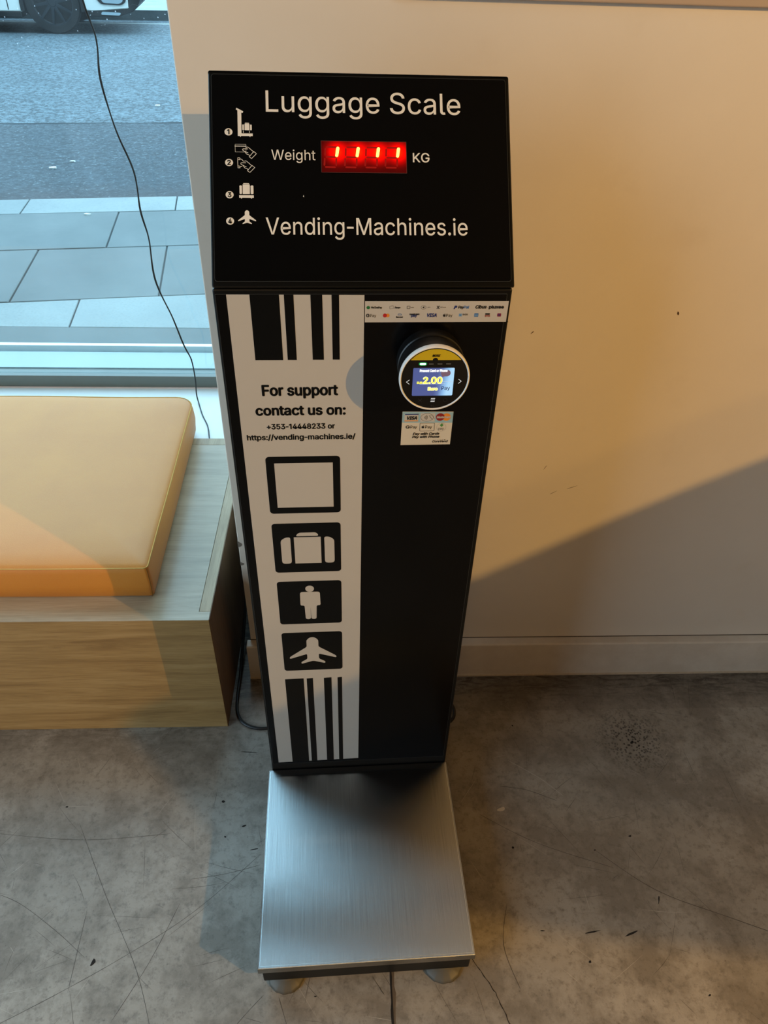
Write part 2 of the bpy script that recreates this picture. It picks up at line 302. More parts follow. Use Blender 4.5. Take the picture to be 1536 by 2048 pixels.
GLYPH = json.loads('''{" ":[188,[]],"+":[453,[[198,34,198,364,255,364,255,34],[61,172,61,226,391,226,391,172]]],"-":[300,[[262,244,262,188,39,188,39,244]]],".":[188,[[95,-4,83,-3,73,1,63,9,55,18,51,29,50,41,51,53,55,64,63,73,73,81,83,85,95,87,107,85,118,81,128,73,135,64,140,53,141,41,140,29,135,18,128,9,118,1,107,-3]]],"/":[249,[[235,533,71,-76,14,-76,178,533]]],"0":[453,[[227,-7,191,-3,158,7,130,24,105,48,85,77,69,113,60,144,53,178,49,214,48,254,49,294,53,330,60,364,69,395,85,431,106,461,130,484,159,502,191,512,227,516,262,512,295,502,323,484,348,461,368,431,384,395,393,364,400,330,404,294,405,254,404,214,400,178,393,144,384,113,368,77,348,48,323,24,295,7,263,-3],[227,50,250,52,271,60,290,74,306,92,320,116,330,144,338,176,342,213,344,254,342,295,338,332,330,365,320,393,306,416,290,435,271,449,250,457,227,460,203,457,182,449,163,435,147,416,134,393,123,365,115,332,111,295,109,254,111,213,115,176,123,144,134,116,147,92,163,74,182,60,203,52]]],"1":[350,[[250,509,250,0,186,0,186,448,183,448,60,358,60,427,172,509]]],"2":[453,[[64,0,64,47,234,229,282,282,294,298,303,312,311,327,316,341,319,356,320,371,319,389,315,405,308,419,298,431,287,441,273,449,258,455,241,458,224,460,205,458,188,454,172,447,159,438,148,427,139,413,132,398,128,381,127,362,66,362,68,391,75,418,86,442,102,464,121,482,143,496,168,507,196,513,225,516,254,513,281,507,306,497,328,482,346,465,361,445,372,423,379,398,381,372,380,354,377,336,371,318,363,299,351,280,336,259,267,180,153,60,153,57,389,57,389,0]]],"3":[453,[[218,-7,188,-5,159,1,133,10,108,22,88,38,70,57,57,79,48,104,44,132,109,132,112,115,118,100,126,87,137,76,150,66,165,59,182,54,200,51,219,50,239,51,258,55,275,61,291,69,304,80,315,93,323,108,328,125,329,145,328,163,323,180,316,196,306,211,292,223,275,234,254,241,229,246,201,248,157,248,157,299,288,448,288,452,70,452,70,509,372,509,372,461,211,278,211,289,247,290,279,286,308,276,333,262,354,244,371,222,383,198,391,173,393,145,390,116,383,90,370,66,354,45,333,27,309,12,281,2,251,-5]]],"4":[453,[[40,105,40,158,247,509,311,509,109,166,109,163,413,163,413,105],[282,0,282,121,282,146,282,318,343,318,343,0]]],"5":[453,[[221,-7,192,-5,165,1,140,11,118,25,99,41,83,60,71,82,63,105,60,130,122,130,125,115,130,102,138,89,148,78,160,68,173,60,188,54,204,51,221,50,241,51,259,56,276,64,291,75,304,89,314,104,322,122,326,141,328,162,326,183,321,203,314,221,303,237,290,251,275,262,257,270,238,275,218,277,201,276,184,273,167,268,152,262,139,255,128,246,67,253,96,509,366,509,366,452,151,452,134,301,136,301,148,311,162,318,178,325,194,330,212,333,229,334,252,332,274,328,294,321,313,311,330,299,345,285,358,269,370,251,379,231,386,210,390,187,391,163,388,132,381,102,369,76,352,52,332,32,309,15,282,3,253,-4]]],"6":[453,[[226,-7,196,-4,168,3,142,15,119,31,100,51,84,74,73,101,66,130,64,162,65,187,71,212,80,239,93,268,112,302,137,340,252,509,322,509,151,261,145,261,151,270,157,279,165,288,174,295,184,302,196,307,208,311,221,313,235,314,265,312,291,305,316,295,337,280,355,262,370,240,380,215,387,187,389,157,387,127,379,98,368,73,352,50,333,30,310,14,284,3,257,-4],[226,48,245,50,263,55,279,63,293,73,304,86,314,101,322,119,326,137,327,157,326,178,322,196,314,213,304,228,293,241,279,251,263,259,245,264,226,265,207,264,190,259,174,252,160,241,148,229,138,214,131,197,126,179,125,158,126,138,131,119,138,102,148,86,160,73,174,63,190,55,207,50]]],"7":[453,[[97,0,323,448,323,452,62,452,62,509,391,509,391,449,165,0]]],"8":[453,[[226,-7,193,-5,163,1,136,11,111,25,91,42,74,62,62,84,54,109,52,135,53,156,58,176,65,195,75,212,87,228,101,241,117,252,134,260,153,265,153,267,129,276,109,289,93,308,80,330,73,354,70,380,73,405,79,429,90,450,106,469,124,485,146,498,170,508,197,514,226,516,255,514,282,508,306,498,328,485,346,469,361,450,373,429,379,405,382,380,379,354,372,330,359,308,343,289,323,276,300,267,300,265,319,260,335,252,351,241,365,228,377,212,387,195,395,176,399,156,401,135,398,109,391,84,378,62,362,42,341,25,317,11,289,1,259,-5],[226,49,248,50,267,54,285,60,300,69,313,79,323,91,331,106,335,121,337,139,335,157,330,173,322,189,312,202,298,213,283,223,265,230,247,234,226,235,206,234,187,230,169,223,154,213,140,202,130,189,122,173,117,157,115,139,117,121,121,106,129,91,139,79,152,69,167,60,185,54,205,50],[226,290,244,291,260,294,274,300,287,308,298,318,307,330,314,344,318,359,319,376,318,392,314,407,308,420,299,432,288,442,275,449,260,455,244,459,226,460,208,459,192,455,177,449,164,442,153,432,145,420,138,407,134,392,133,376,134,359,138,344,145,330,154,318,165,308,178,300,193,294,209,291]]],"9":[453,[[226,516,256,513,285,506,310,494,333,478,352,458,368,434,380,408,387,378,389,347,387,322,382,296,373,270,359,240,340,207,315,168,200,0,130,0,301,248,307,248,302,238,295,229,287,221,278,214,268,207,257,202,245,198,232,195,218,195,188,197,161,203,137,214,116,229,98,247,83,269,72,294,66,321,64,352,66,382,73,411,85,436,101,459,120,479,143,494,168,506,196,513],[226,460,207,459,190,454,174,446,160,435,148,423,138,407,131,390,127,372,125,352,127,331,131,313,138,295,148,280,160,268,174,257,190,250,207,245,226,243,245,245,263,249,279,257,293,267,305,280,314,295,322,312,326,330,327,350,326,371,322,390,314,407,305,422,293,435,279,446,263,454,245,459]]],":":[188,[[95,-4,83,-3,73,1,63,9,55,18,51,29,50,41,51,53,55,64,63,73,73,81,83,85,95,87,107,85,118,81,128,73,135,64,140,53,141,41,140,29,135,18,128,9,118,1,107,-3],[95,271,83,272,73,277,63,284,55,294,51,304,50,316,51,328,55,339,63,349,73,356,83,360,95,362,107,360,118,356,128,349,135,339,140,328,141,316,140,304,135,294,128,284,118,277,107,272]]],"A":[480,[[16,0,201,509,276,509,463,0,395,0,287,302,264,372,232,478,245,478,213,371,191,302,85,0],[110,142,110,199,370,199,370,142]]],"B":[456,[[60,0,60,509,241,509,274,507,304,501,329,491,350,477,367,461,381,442,390,421,396,398,398,374,397,353,393,336,387,320,378,307,368,295,356,286,343,278,329,272,315,267,315,262,331,260,347,254,363,245,378,234,391,220,402,203,411,184,416,161,418,136,416,111,410,88,400,67,386,48,368,31,344,18,317,8,284,2,247,0],[125,57,245,57,281,60,309,67,330,80,344,96,353,115,355,137,354,153,350,169,342,184,333,197,320,209,306,218,289,225,269,229,248,231,125,231],[125,285,238,285,256,287,273,290,288,296,302,304,314,314,323,326,330,340,335,355,336,372,333,393,326,412,313,429,294,442,270,449,240,452,125,452]]],"C":[510,[[267,-7,235,-5,205,1,177,11,150,25,126,42,104,63,86,88,70,115,57,146,48,179,42,215,40,254,42,293,48,329,57,362,70,393,86,421,104,445,126,466,150,484,177,498,205,508,235,514,267,516,293,514,317,511,340,504,362,496,383,485,402,471,419,456,435,438,448,418,459,397,467,373,473,348,408,348,404,365,397,380,389,395,380,407,369,418,357,428,344,437,330,444,315,449,300,453,284,455,267,456,237,453,209,445,184,432,161,414,141,391,125,364,113,332,106,295,103,254,106,213,113,177,125,145,141,117,161,94,184,76,210,63,237,56,267,53,284,54,300,56,315,60,330,65,344,72,357,81,369,90,380,102,389,114,397,128,404,144,408,160,473,160,467,135,459,112,448,91,435,71,420,53,402,38,383,24,363,13,341,5,317,-2,293,-6]]],"D":[502,[[219,0,96,0,96,57,215,57,254,60,288,68,318,81,343,99,363,122,379,149,390,181,397,216,399,255,397,294,390,329,379,361,364,388,344,410,320,428,291,441,258,449,221,452,93,452,93,509,225,509,261,507,294,501,325,492,353,478,385,455,412,426,433,391,446,361,455,329,460,293,462,255,460,217,455,181,446,149,433,119,417,92,398,68,376,48,351,31,322,17,291,8,256,2],[125,509,125,0,60,0,60,509]]],"E":[419,[[60,0,60,509,372,509,372,452,125,452,125,286,355,286,355,229,125,229,125,57,375,57,375,0]]],"F":[410,[[60,0,60,509,369,509,369,452,125,452,125,278,346,278,346,221,125,221,125,0]]],"G":[520,[[269,-7,236,-5,205,1,176,11,149,25,125,43,104,64,85,88,69,116,57,146,47,179,42,215,40,254,42,293,47,329,57,362,69,393,85,421,103,445,125,466,149,484,175,498,203,508,233,514,265,516,291,514,316,510,340,504,363,494,384,483,403,469,421,453,436,436,449,416,460,395,468,373,474,349,408,349,402,365,395,379,387,393,378,406,368,417,356,427,344,436,330,443,315,448,300,453,283,455,265,456,236,453,209,445,183,432,160,414,141,392,125,364,113,332,106,295,103,254,106,213,113,177,125,145,141,117,161,95,184,76,210,63,238,56,269,53,296,55,322,61,345,71,365,85,382,102,396,123,407,147,413,173,415,202,434,199,283,199,283,256,478,256,478,200,475,160,466,124,451,91,431,62,406,38,377,19,344,5,308,-4]]],"H":[517,[[60,0,60,509,125,509,125,289,392,289,392,509,457,509,457,0,392,0,392,232,125,232,125,0]]],"I":[300,[[31,0,31,57,118,57,118,452,31,452,31,509,269,509,269,452,183,452,183,57,269,57,269,0]]],"K":[467,[[60,0,60,509,125,509,125,250,364,509,448,509,231,276,449,0,372,0,188,229,125,161,125,0]]],"L":[393,[[60,0,60,509,125,509,125,57,361,57,361,0]]],"M":[628,[[60,0,60,509,152,509,277,187,287,159,299,123,311,84,322,49,307,49,318,83,330,121,342,158,352,187,476,509,568,509,568,0,504,0,504,291,504,327,505,369,506,413,507,457,513,457,498,409,482,363,467,322,456,291,342,0,286,0,170,291,159,321,145,361,129,408,112,457,119,457,120,416,121,372,122,328,122,291,122,0]]],"N":[523,[[60,0,60,509,136,509,343,183,363,151,388,107,414,55,405,54,401,108,399,157,399,195,399,509,463,509,463,0,387,0,202,290,177,331,148,381,108,452,119,454,122,384,124,328,125,291,125,0]]],"O":[533,[[267,-7,235,-5,205,1,177,11,150,25,126,42,105,63,86,88,70,115,57,146,48,179,42,215,40,254,42,293,48,329,57,362,70,393,86,421,105,445,126,466,150,484,177,498,205,508,235,514,267,516,299,514,329,508,357,498,384,484,408,466,429,445,448,421,464,393,477,362,486,329,491,293,493,254,491,215,486,179,477,146,464,115,448,88,429,63,408,42,384,25,357,11,329,1,299,-5],[267,53,296,55,324,63,349,76,372,94,392,116,408,144,420,176,428,213,430,254,428,295,420,332,408,365,392,392,372,415,349,433,324,446,296,453,267,456,237,453,210,445,184,433,161,415,142,392,125,364,113,332,106,295,103,254,106,213,113,176,125,144,142,117,161,94,184,76,210,63,237,55]]],"P":[445,[[60,0,60,509,235,509,272,506,305,499,332,487,356,471,375,452,390,430,400,404,407,377,409,348,407,318,400,291,390,265,375,243,356,223,332,207,305,195,272,188,235,186,109,186,109,242,233,242,257,244,279,248,297,256,312,266,324,279,333,294,339,310,343,328,344,348,343,367,339,385,333,402,324,416,312,428,297,439,279,446,257,451,232,452,125,452,125,0]]],"R":[449,[[60,0,60,509,236,509,273,506,305,500,333,489,356,473,376,455,390,433,401,408,407,381,409,352,407,323,401,296,390,271,376,250,356,232,333,217,305,206,273,200,236,198,96,198,96,255,234,255,258,256,280,260,298,267,313,276,325,287,334,300,340,316,344,333,345,352,344,371,340,389,334,405,325,419,313,430,298,440,279,446,258,451,233,452,125,452,125,0],[353,0,230,229,303,229,428,0]]],"S":[447,[[224,-9,188,-7,156,-1,128,9,102,23,81,40,64,60,51,83,42,109,38,137,104,137,108,118,114,102,123,88,136,76,150,66,166,59,185,53,204,50,224,49,246,50,267,54,286,60,303,69,317,79,329,92,338,106,344,122,346,139,344,154,340,168,332,179,322,189,310,197,296,205,245,222,184,239,145,253,112,269,86,289,67,313,56,341,52,372,54,400,62,425,75,448,92,468,113,484,138,498,165,508,195,514,227,516,259,514,289,508,316,498,340,484,360,468,377,449,390,427,398,403,401,378,337,378,332,402,320,421,302,437,280,449,254,456,225,459,204,457,185,454,167,448,152,440,139,430,129,418,121,405,117,391,115,376,117,359,122,345,131,334,142,324,155,315,169,308,212,293,264,279,312,264,328,256,344,248,359,238,372,226,384,213,395,198,402,180,407,161,408,139,406,112,399,87,386,64,370,43,349,25,323,11,294,0,261,-7]]],"T":[449,[[32,452,32,509,417,509,417,452,257,452,257,0,193,0,193,452]]],"U":[517,[[259,-8,220,-6,186,2,154,15,126,33,103,55,85,80,71,108,63,140,60,173,60,509,124,509,124,178,126,155,132,133,141,113,153,95,169,80,187,68,208,59,232,53,259,52,285,53,309,59,331,68,349,80,364,95,377,113,385,133,391,155,393,178,393,509,457,509,457,173,454,140,446,108,433,80,414,55,391,33,363,15,332,2,297,-6]]],"V":[480,[[204,0,16,509,84,509,192,206,215,137,248,31,235,31,267,138,290,206,395,509,463,509,278,0]]],"W":[686,[[155,0,16,509,82,509,163,196,175,145,187,94,197,40,189,40,200,94,211,145,224,196,306,509,380,509,462,196,474,145,486,94,497,40,488,40,499,94,510,145,523,196,603,509,670,509,530,0,455,0,368,323,351,391,336,475,350,475,335,395,318,323,230,0]]],"X":[474,[[18,0,217,284,217,236,29,509,104,509,178,400,204,361,223,329,243,292,232,292,252,329,272,361,298,400,374,509,446,509,259,239,259,287,456,0,382,0,292,129,268,165,250,195,230,231,244,231,225,196,206,166,182,129,91,0]]],"Y":[472,[[203,0,203,208,16,509,91,509,192,344,222,292,250,230,224,230,251,293,280,344,381,509,455,509,268,208,268,0]]],"a":[389,[[160,-9,137,-7,115,-3,94,5,76,15,60,29,48,45,38,63,32,84,30,108,32,128,36,146,43,161,53,174,64,184,78,193,92,200,108,206,125,211,178,220,234,227,247,229,257,231,265,235,271,240,274,246,276,255,276,257,275,272,272,285,267,297,260,307,251,315,240,322,227,327,212,330,196,331,178,330,163,327,149,322,137,316,127,309,118,301,110,292,104,283,100,274,41,291,51,313,64,331,79,346,95,358,114,368,133,375,153,380,173,383,194,384,239,379,255,375,271,369,286,360,300,350,312,336,322,320,330,301,335,278,337,251,337,0,277,0,277,52,272,52,252,25,242,16,229,8,215,1,199,-4,181,-7],[170,45,192,47,211,51,228,59,242,68,254,80,263,93,270,108,274,122,276,138,276,190,259,182,231,176,200,171,175,168,134,159,122,153,112,147,103,139,97,130,93,118,92,105,93,93,96,82,102,72,109,64,119,57,130,52,142,48,156,46]]],"b":[424,[[229,-8,208,-7,189,-3,172,4,159,12,147,21,138,31,118,59,112,59,112,0,53,0,53,509,114,509,114,319,118,319,137,346,147,355,158,364,171,373,188,379,207,383,229,384,259,382,287,374,313,361,335,342,354,320,370,293,381,261,388,227,390,189,388,151,381,116,370,84,355,57,336,34,313,16,288,3,260,-6],[220,47,242,49,262,55,279,66,294,80,306,97,316,117,323,139,327,163,328,189,327,215,323,239,316,261,307,281,295,298,280,311,262,322,243,328,220,330,198,328,178,322,161,312,147,299,134,282,125,263,118,241,114,216,113,189,114,162,118,138,125,115,135,95,147,78,162,65,179,55,198,49]]],"c":[396,[[207,-8,174,-5,144,3,117,16,93,35,72,58,56,85,44,116,37,150,34,187,37,225,44,260,56,291,72,318,93,341,117,360,144,374,174,382,207,384,226,384,243,381,260,377,276,371,291,364,305,356,318,346,330,335,340,322,349,308,356,293,362,277,303,262,290,289,270,311,242,325,207,330,184,328,163,321,145,310,130,296,118,278,108,258,102,236,98,212,96,187,98,163,102,139,108,117,118,97,130,80,145,66,163,55,184,49,207,46,243,52,271,66,292,89,304,117,363,102,357,86,350,70,341,56,331,43,319,32,306,21,292,12,277,5,261,-1,244,-5,226,-7]]],"d":[424,[[195,-8,165,-6,137,3,111,16,89,34,70,57,55,84,43,116,36,151,34,189,36,227,43,261,55,293,70,320,89,342,112,361,137,374,165,382,196,384,218,383,237,379,253,373,267,364,278,355,287,346,306,319,311,319,311,509,372,509,372,0,313,0,313,59,307,59,287,31,277,21,266,12,252,4,236,-3,217,-7],[205,47,226,49,246,55,263,65,278,78,290,95,299,115,306,138,310,162,312,189,310,216,306,241,300,263,290,282,278,299,263,312,246,322,227,328,205,330,182,328,162,322,145,311,130,298,118,281,108,261,102,239,98,215,96,189,98,163,102,139,109,117,118,97,130,80,145,66,162,55,182,49]]],"e":[404,[[212,-8,177,-5,145,3,117,16,92,35,72,58,56,85,44,116,37,150,34,187,36,224,44,258,55,290,71,317,91,340,115,359,142,373,172,382,205,384,226,383,246,380,266,374,285,366,303,355,319,341,334,324,347,305,357,282,365,256,370,227,371,194,371,169,75,169,75,221,338,221,310,202,308,226,304,248,298,269,288,286,277,301,263,314,246,323,227,328,205,330,183,328,164,323,146,313,131,301,119,286,109,270,102,251,97,231,96,211,96,178,98,151,102,127,110,106,121,88,135,73,151,61,169,53,190,48,212,46,227,47,241,49,254,53,265,58,276,65,285,73,294,82,300,93,306,105,365,91,358,72,348,55,335,39,320,26,302,14,283,4,261,-3,237,-7]]],"g":[425,[[207,-151,180,-149,156,-146,134,-140,114,-132,97,-122,82,-110,70,-97,59,-84,51,-69,101,-41,122,-66,131,-74,142,-82,154,-88,169,-93,187,-96,207,-97,236,-95,261,-87,282,-75,298,-58,308,-34,311,-6,311,68,306,68,287,41,277,32,266,23,252,16,236,10,217,6,195,5,165,7,138,14,113,27,90,43,71,65,55,90,43,120,36,154,34,191,36,229,43,263,55,293,71,320,90,342,112,361,138,374,166,382,196,384,218,383,237,379,253,373,267,365,279,356,288,346,308,319,313,319,313,379,372,379,372,-9,370,-40,363,-67,350,-90,334,-109,314,-124,291,-136,265,-144,237,-149],[205,59,227,61,246,66,264,75,278,87,290,103,300,121,307,142,311,166,312,193,311,219,307,242,300,264,291,283,279,299,264,312,247,322,227,328,205,330,182,328,163,322,145,312,130,298,118,282,109,262,102,241,98,218,96,193,98,167,102,144,109,123,118,104,131,88,145,76,163,66,183,61]]],"h":[410,[[114,227,114,0,53,0,53,509,114,509,114,287,102,287,116,319,132,344,152,362,175,374,200,382,227,384,252,383,275,377,295,369,313,356,328,340,341,321,350,298,355,271,357,240,357,0,296,0,296,235,293,263,286,286,273,304,256,318,235,326,210,329,192,328,176,324,161,317,147,308,136,297,126,283,119,266,115,248]]],"i":[167,[[53,0,53,379,114,379,114,0],[84,443,73,444,63,448,54,455,47,463,43,472,41,483,43,494,47,504,54,512,63,518,73,522,84,524,95,522,105,518,114,512,121,504,125,494,126,483,125,472,121,463,114,455,105,448,95,444]]],"k":[381,[[110,137,110,212,121,212,284,379,360,379,184,199,177,199],[53,0,53,509,114,509,114,0],[294,0,148,186,191,229,372,0]]],"l":[189,[[139,-2,112,0,91,8,74,20,62,37,55,59,53,84,53,509,114,509,114,99,114,83,117,71,120,62,126,57,135,53,146,52,160,53,170,54,181,3,162,-1]]],"m":[610,[[53,0,53,379,112,379,112,295,108,295,114,314,122,331,132,346,144,358,158,368,172,376,187,382,203,385,219,386,245,383,268,375,287,361,303,342,314,320,321,295,312,295,318,312,326,329,337,343,350,356,364,366,381,375,398,381,417,385,437,386,458,385,478,380,497,372,514,361,529,346,541,328,550,307,555,283,557,255,557,0,496,0,496,254,493,279,485,298,473,313,456,323,438,329,419,330,402,329,387,326,374,320,363,312,353,302,345,290,340,277,336,263,335,247,335,0,274,0,274,260,272,280,265,297,253,311,238,322,220,328,199,330,185,329,171,326,158,320,145,312,135,302,126,289,119,274,115,257,114,238,114,0]]],"n":[410,[[114,227,114,0,53,0,53,379,112,379,112,287,102,287,116,319,132,344,152,362,175,374,200,382,227,384,252,383,275,377,295,369,313,356,328,340,341,321,350,298,355,271,357,240,357,0,296,0,296,235,293,263,286,286,273,304,256,318,235,326,210,329,192,328,176,324,161,317,147,308,136,297,126,283,119,266,115,248]]],"o":[415,[[207,-8,174,-5,144,3,117,16,93,35,72,58,56,85,44,116,37,150,34,187,37,225,44,260,56,291,72,318,93,341,117,360,144,374,174,382,207,384,241,382,271,374,299,360,323,341,343,318,359,291,371,260,379,225,381,187,379,150,371,116,359,85,343,58,323,35,299,16,271,3,241,-5],[207,46,231,49,252,55,270,66,285,80,298,97,307,117,314,139,318,163,319,187,318,212,314,236,307,258,298,278,285,296,270,310,252,321,231,328,207,330,184,328,163,321,145,310,130,296,118,278,108,258,102,236,98,212,96,187,98,163,102,139,108,117,118,97,130,80,145,66,163,55,184,49]]],"p":[424,[[53,-143,53,379,112,379,112,319,118,319,137,346,147,355,158,364,171,373,188,379,207,383,229,384,259,382,287,374,313,361,335,342,354,320,370,293,381,261,388,227,390,189,388,151,381,116,370,84,355,57,336,34,313,16,288,3,260,-6,229,-8,208,-7,189,-3,173,4,159,12,147,21,138,31,118,59,114,59,114,-143],[220,47,242,49,262,55,279,66,294,80,306,97,316,117,323,139,327,163,328,189,327,215,323,239,316,261,307,281,295,298,280,311,262,322,243,328,220,330,198,328,178,322,161,312,147,299,134,282,125,263,118,241,114,216,113,189,114,162,118,138,125,115,135,95,147,78,162,65,179,55,198,49]]],"r":[259,[[53,0,53,379,112,379,112,321,115,321,124,339,137,354,152,367,171,377,191,383,213,385,229,384,243,384,243,322,230,324,207,326,190,324,174,321,159,315,146,306,135,296,126,284,119,269,115,254,114,237,114,0]]],"s":[365,[[182,-8,157,-7,133,-3,112,3,93,12,76,24,62,38,50,54,41,73,36,94,94,107,101,87,111,72,124,60,141,52,160,47,181,45,206,47,227,53,244,62,258,74,265,88,268,103,266,115,262,126,254,136,243,144,229,150,212,155,149,170,118,180,92,192,72,208,58,227,50,249,47,274,49,295,55,314,65,332,79,347,95,360,115,370,137,378,161,383,187,384,212,383,234,379,254,372,271,363,286,352,299,339,309,324,318,308,324,290,268,277,262,291,254,304,243,316,228,325,210,331,187,333,166,331,147,326,131,317,119,305,111,292,109,277,110,264,115,253,124,243,136,235,152,229,172,223,229,209,261,200,287,187,306,171,320,153,328,131,331,107,329,85,323,65,312,47,298,31,281,18,260,6,236,-2,210,-7]]],"t":[227,[[204,379,204,327,6,327,6,379],[65,471,126,471,126,98,127,83,130,70,136,61,144,55,156,51,170,50,185,51,202,54,213,2,192,-3,168,-4,138,-1,113,7,92,21,77,41,68,64,65,93]]],"u":[410,[[182,-5,158,-3,135,2,115,11,97,23,82,39,69,59,60,82,54,109,53,139,53,379,114,379,114,144,116,117,124,94,137,75,154,61,175,53,200,50,218,51,234,55,249,62,263,71,274,83,283,97,290,113,295,132,296,153,296,379,357,379,357,0,298,0,298,92,307,92,294,60,277,35,257,17,234,5,209,-3]]],"v":[389,[[163,0,17,379,84,379,165,155,187,87,206,21,184,21,203,87,224,155,305,379,371,379,226,0]]],"w":[567,[[138,0,23,379,87,379,133,214,154,137,175,41,165,41,186,135,206,214,252,379,316,379,362,214,382,136,402,41,391,41,413,135,434,214,480,379,545,379,429,0,368,0,319,172,305,225,291,280,277,338,291,338,277,280,263,225,248,172,199,0]]],"x":[379,[[21,0,171,218,171,171,29,379,100,379,147,306,179,253,207,206,175,206,202,253,233,306,282,379,352,379,209,169,209,214,358,0,287,0,231,85,200,136,173,182,205,182,178,136,148,85,91,0]]],"y":[389,[[47,-139,61,-86,71,-87,83,-89,94,-90,104,-89,113,-86,122,-81,130,-74,138,-64,145,-51,151,-36,163,-1,17,379,84,379,165,155,187,87,206,21,184,21,202,87,224,155,305,379,371,379,204,-58,196,-77,187,-93,177,-107,165,-119,153,-128,139,-136,125,-141,109,-144,91,-145,65,-143]]]}''')
def text(name, s, x0, y0, x1, cap, fr, off, mt, parent, bold=0.0, shear=0.0, slope=0.0):
    """set a line of type from x0 to x1 (mm), baseline y0, capital height cap"""
    adv = 0; items = []
    for ch in s:
        a, P = GLYPH[ch]; items.append((adv, P)); adv += a
    xs = [px + q for a0, P in items for pl in P for q, px in [(a0, 0)] for px in pl[0::2]]
    lo = min(xs); hi = max(xs); sx = (x1-x0)/(hi-lo); sy = cap/509.0
    polys = []
    for a0, P in items:
        for pl in P:
            pts = [((a0 + pl[i] - lo)*sx + x0, pl[i+1]*sy) for i in range(0, len(pl), 2)]
            polys.append([(x + shear*y, y0 + y + slope*(x-x0)) for x, y in pts])
    o = flat(name, polys, fr, off, mt, parent, 0.0001)
    if bold > 0:
        # heavier weight: the same outlines laid again, shifted all round by the extra stroke width
        me = o.data; V = [v.co.copy() for v in me.vertices]; F = [tuple(p.vertices) for p in me.polygons]
        v2 = []; f2 = []; b = bold*0.001
        for k in range(9):
            d = Vector((0, 0, 0)) if k == 8 else fr.u*(b*cos(k*pi/4)) + fr.v*(b*0.8*sin(k*pi/4)) + fr.n*(1e-6*k)
            n0 = len(v2); v2 += [v + d for v in V]; f2 += [tuple(i + n0 for i in p) for p in F]
        m2_ = bpy.data.meshes.new(name); m2_.from_pydata(v2, [], f2); m2_.materials.append(mt); o.data = m2_; bpy.data.meshes.remove(me)
    return o

# ---------------------------------------------------------------- materials of the room
g = G('painted_wall'); v = g.mapping()
n1 = g.noise(v, 1.6, 5, 0.6); n2 = g.noise(v, 9, 4, 0.6); n3 = g.noise(v, 160, 3, 0.5)
c = g.ramp(n1, (0.3, '#d9d0c2'), (0.7, '#e4dccf'))
c = g.mix(g.ramp(n2, (0.62, 0.0), (0.8, 0.25)), c, '#cfc2ae')
g.link(c, g.b.inputs['Base Color']); g.b.inputs['Roughness'].default_value = 0.55
g.bump(n3, 0.12, 0.0006); M_WALL = g.M

g = G('painted_baseboard'); v = g.mapping((1, 1, 1))
n1 = g.noise(v, 5, 6, 0.7)
c = g.ramp(n1, (0.35, '#cdc1b0'), (0.65, '#ddd3c4'))
g.link(c, g.b.inputs['Base Color']); g.b.inputs['Roughness'].default_value = 0.45
g.bump(n1, 0.1, 0.001); M_BASE = g.M

g = G('polished_concrete'); v = g.mapping()
big = g.noise(v, 1.7, 6, 0.62, 0.1); mid = g.noise(v, 6, 10, 0.72, 0.1); fine = g.noise(v, 60, 6, 0.75); spk = g.noise(v, 240, 2, 0.5)
c = g.ramp(big, (0.3, '#7f796f'), (0.52, '#979085'), (0.72, '#aaa398'))
c = g.mix(g.ramp(mid, (0.44, 0.0), (0.58, 0.7)), c, '#6b6358')
c = g.mix(g.ramp(mid, (0.2, 0.5), (0.4, 0.0)), c, '#b8b1a6')
c = g.mix(g.ramp(fine, (0.5, 0.0), (0.68, 0.6)), c, '#574f46')
c = g.mix(g.ramp(spk, (0.70, 0.0), (0.76, 0.55)), c, '#3a342f')
c = g.mix(g.ramp(g.noise(v, 130, 3, 0.6), (0.70, 0.0), (0.78, 0.35)), c, '#b4ada2')
sx = g.node('ShaderNodeSeparateXYZ'); g.link(v, sx.inputs[0])
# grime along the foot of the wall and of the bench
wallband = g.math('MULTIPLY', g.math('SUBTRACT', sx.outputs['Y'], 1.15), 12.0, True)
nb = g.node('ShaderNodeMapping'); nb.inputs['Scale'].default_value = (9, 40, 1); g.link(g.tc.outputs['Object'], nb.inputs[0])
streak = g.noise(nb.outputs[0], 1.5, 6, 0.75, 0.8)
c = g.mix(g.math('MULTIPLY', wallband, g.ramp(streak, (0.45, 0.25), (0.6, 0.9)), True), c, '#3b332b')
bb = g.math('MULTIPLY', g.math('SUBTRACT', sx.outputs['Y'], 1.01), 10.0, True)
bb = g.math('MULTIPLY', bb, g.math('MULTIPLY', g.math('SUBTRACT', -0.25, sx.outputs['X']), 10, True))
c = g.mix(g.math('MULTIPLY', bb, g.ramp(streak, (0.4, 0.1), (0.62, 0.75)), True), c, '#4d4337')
# pour line parallel to the wall
pl = g.math('MULTIPLY', g.math('GREATER_THAN', sx.outputs['Y'], 1.146), g.math('MULTIPLY', g.math('SUBTRACT', sx.outputs['X'], 0.22), 8, True))
c = g.mix(g.math('MULTIPLY', pl, 0.22), c, '#4a423a')
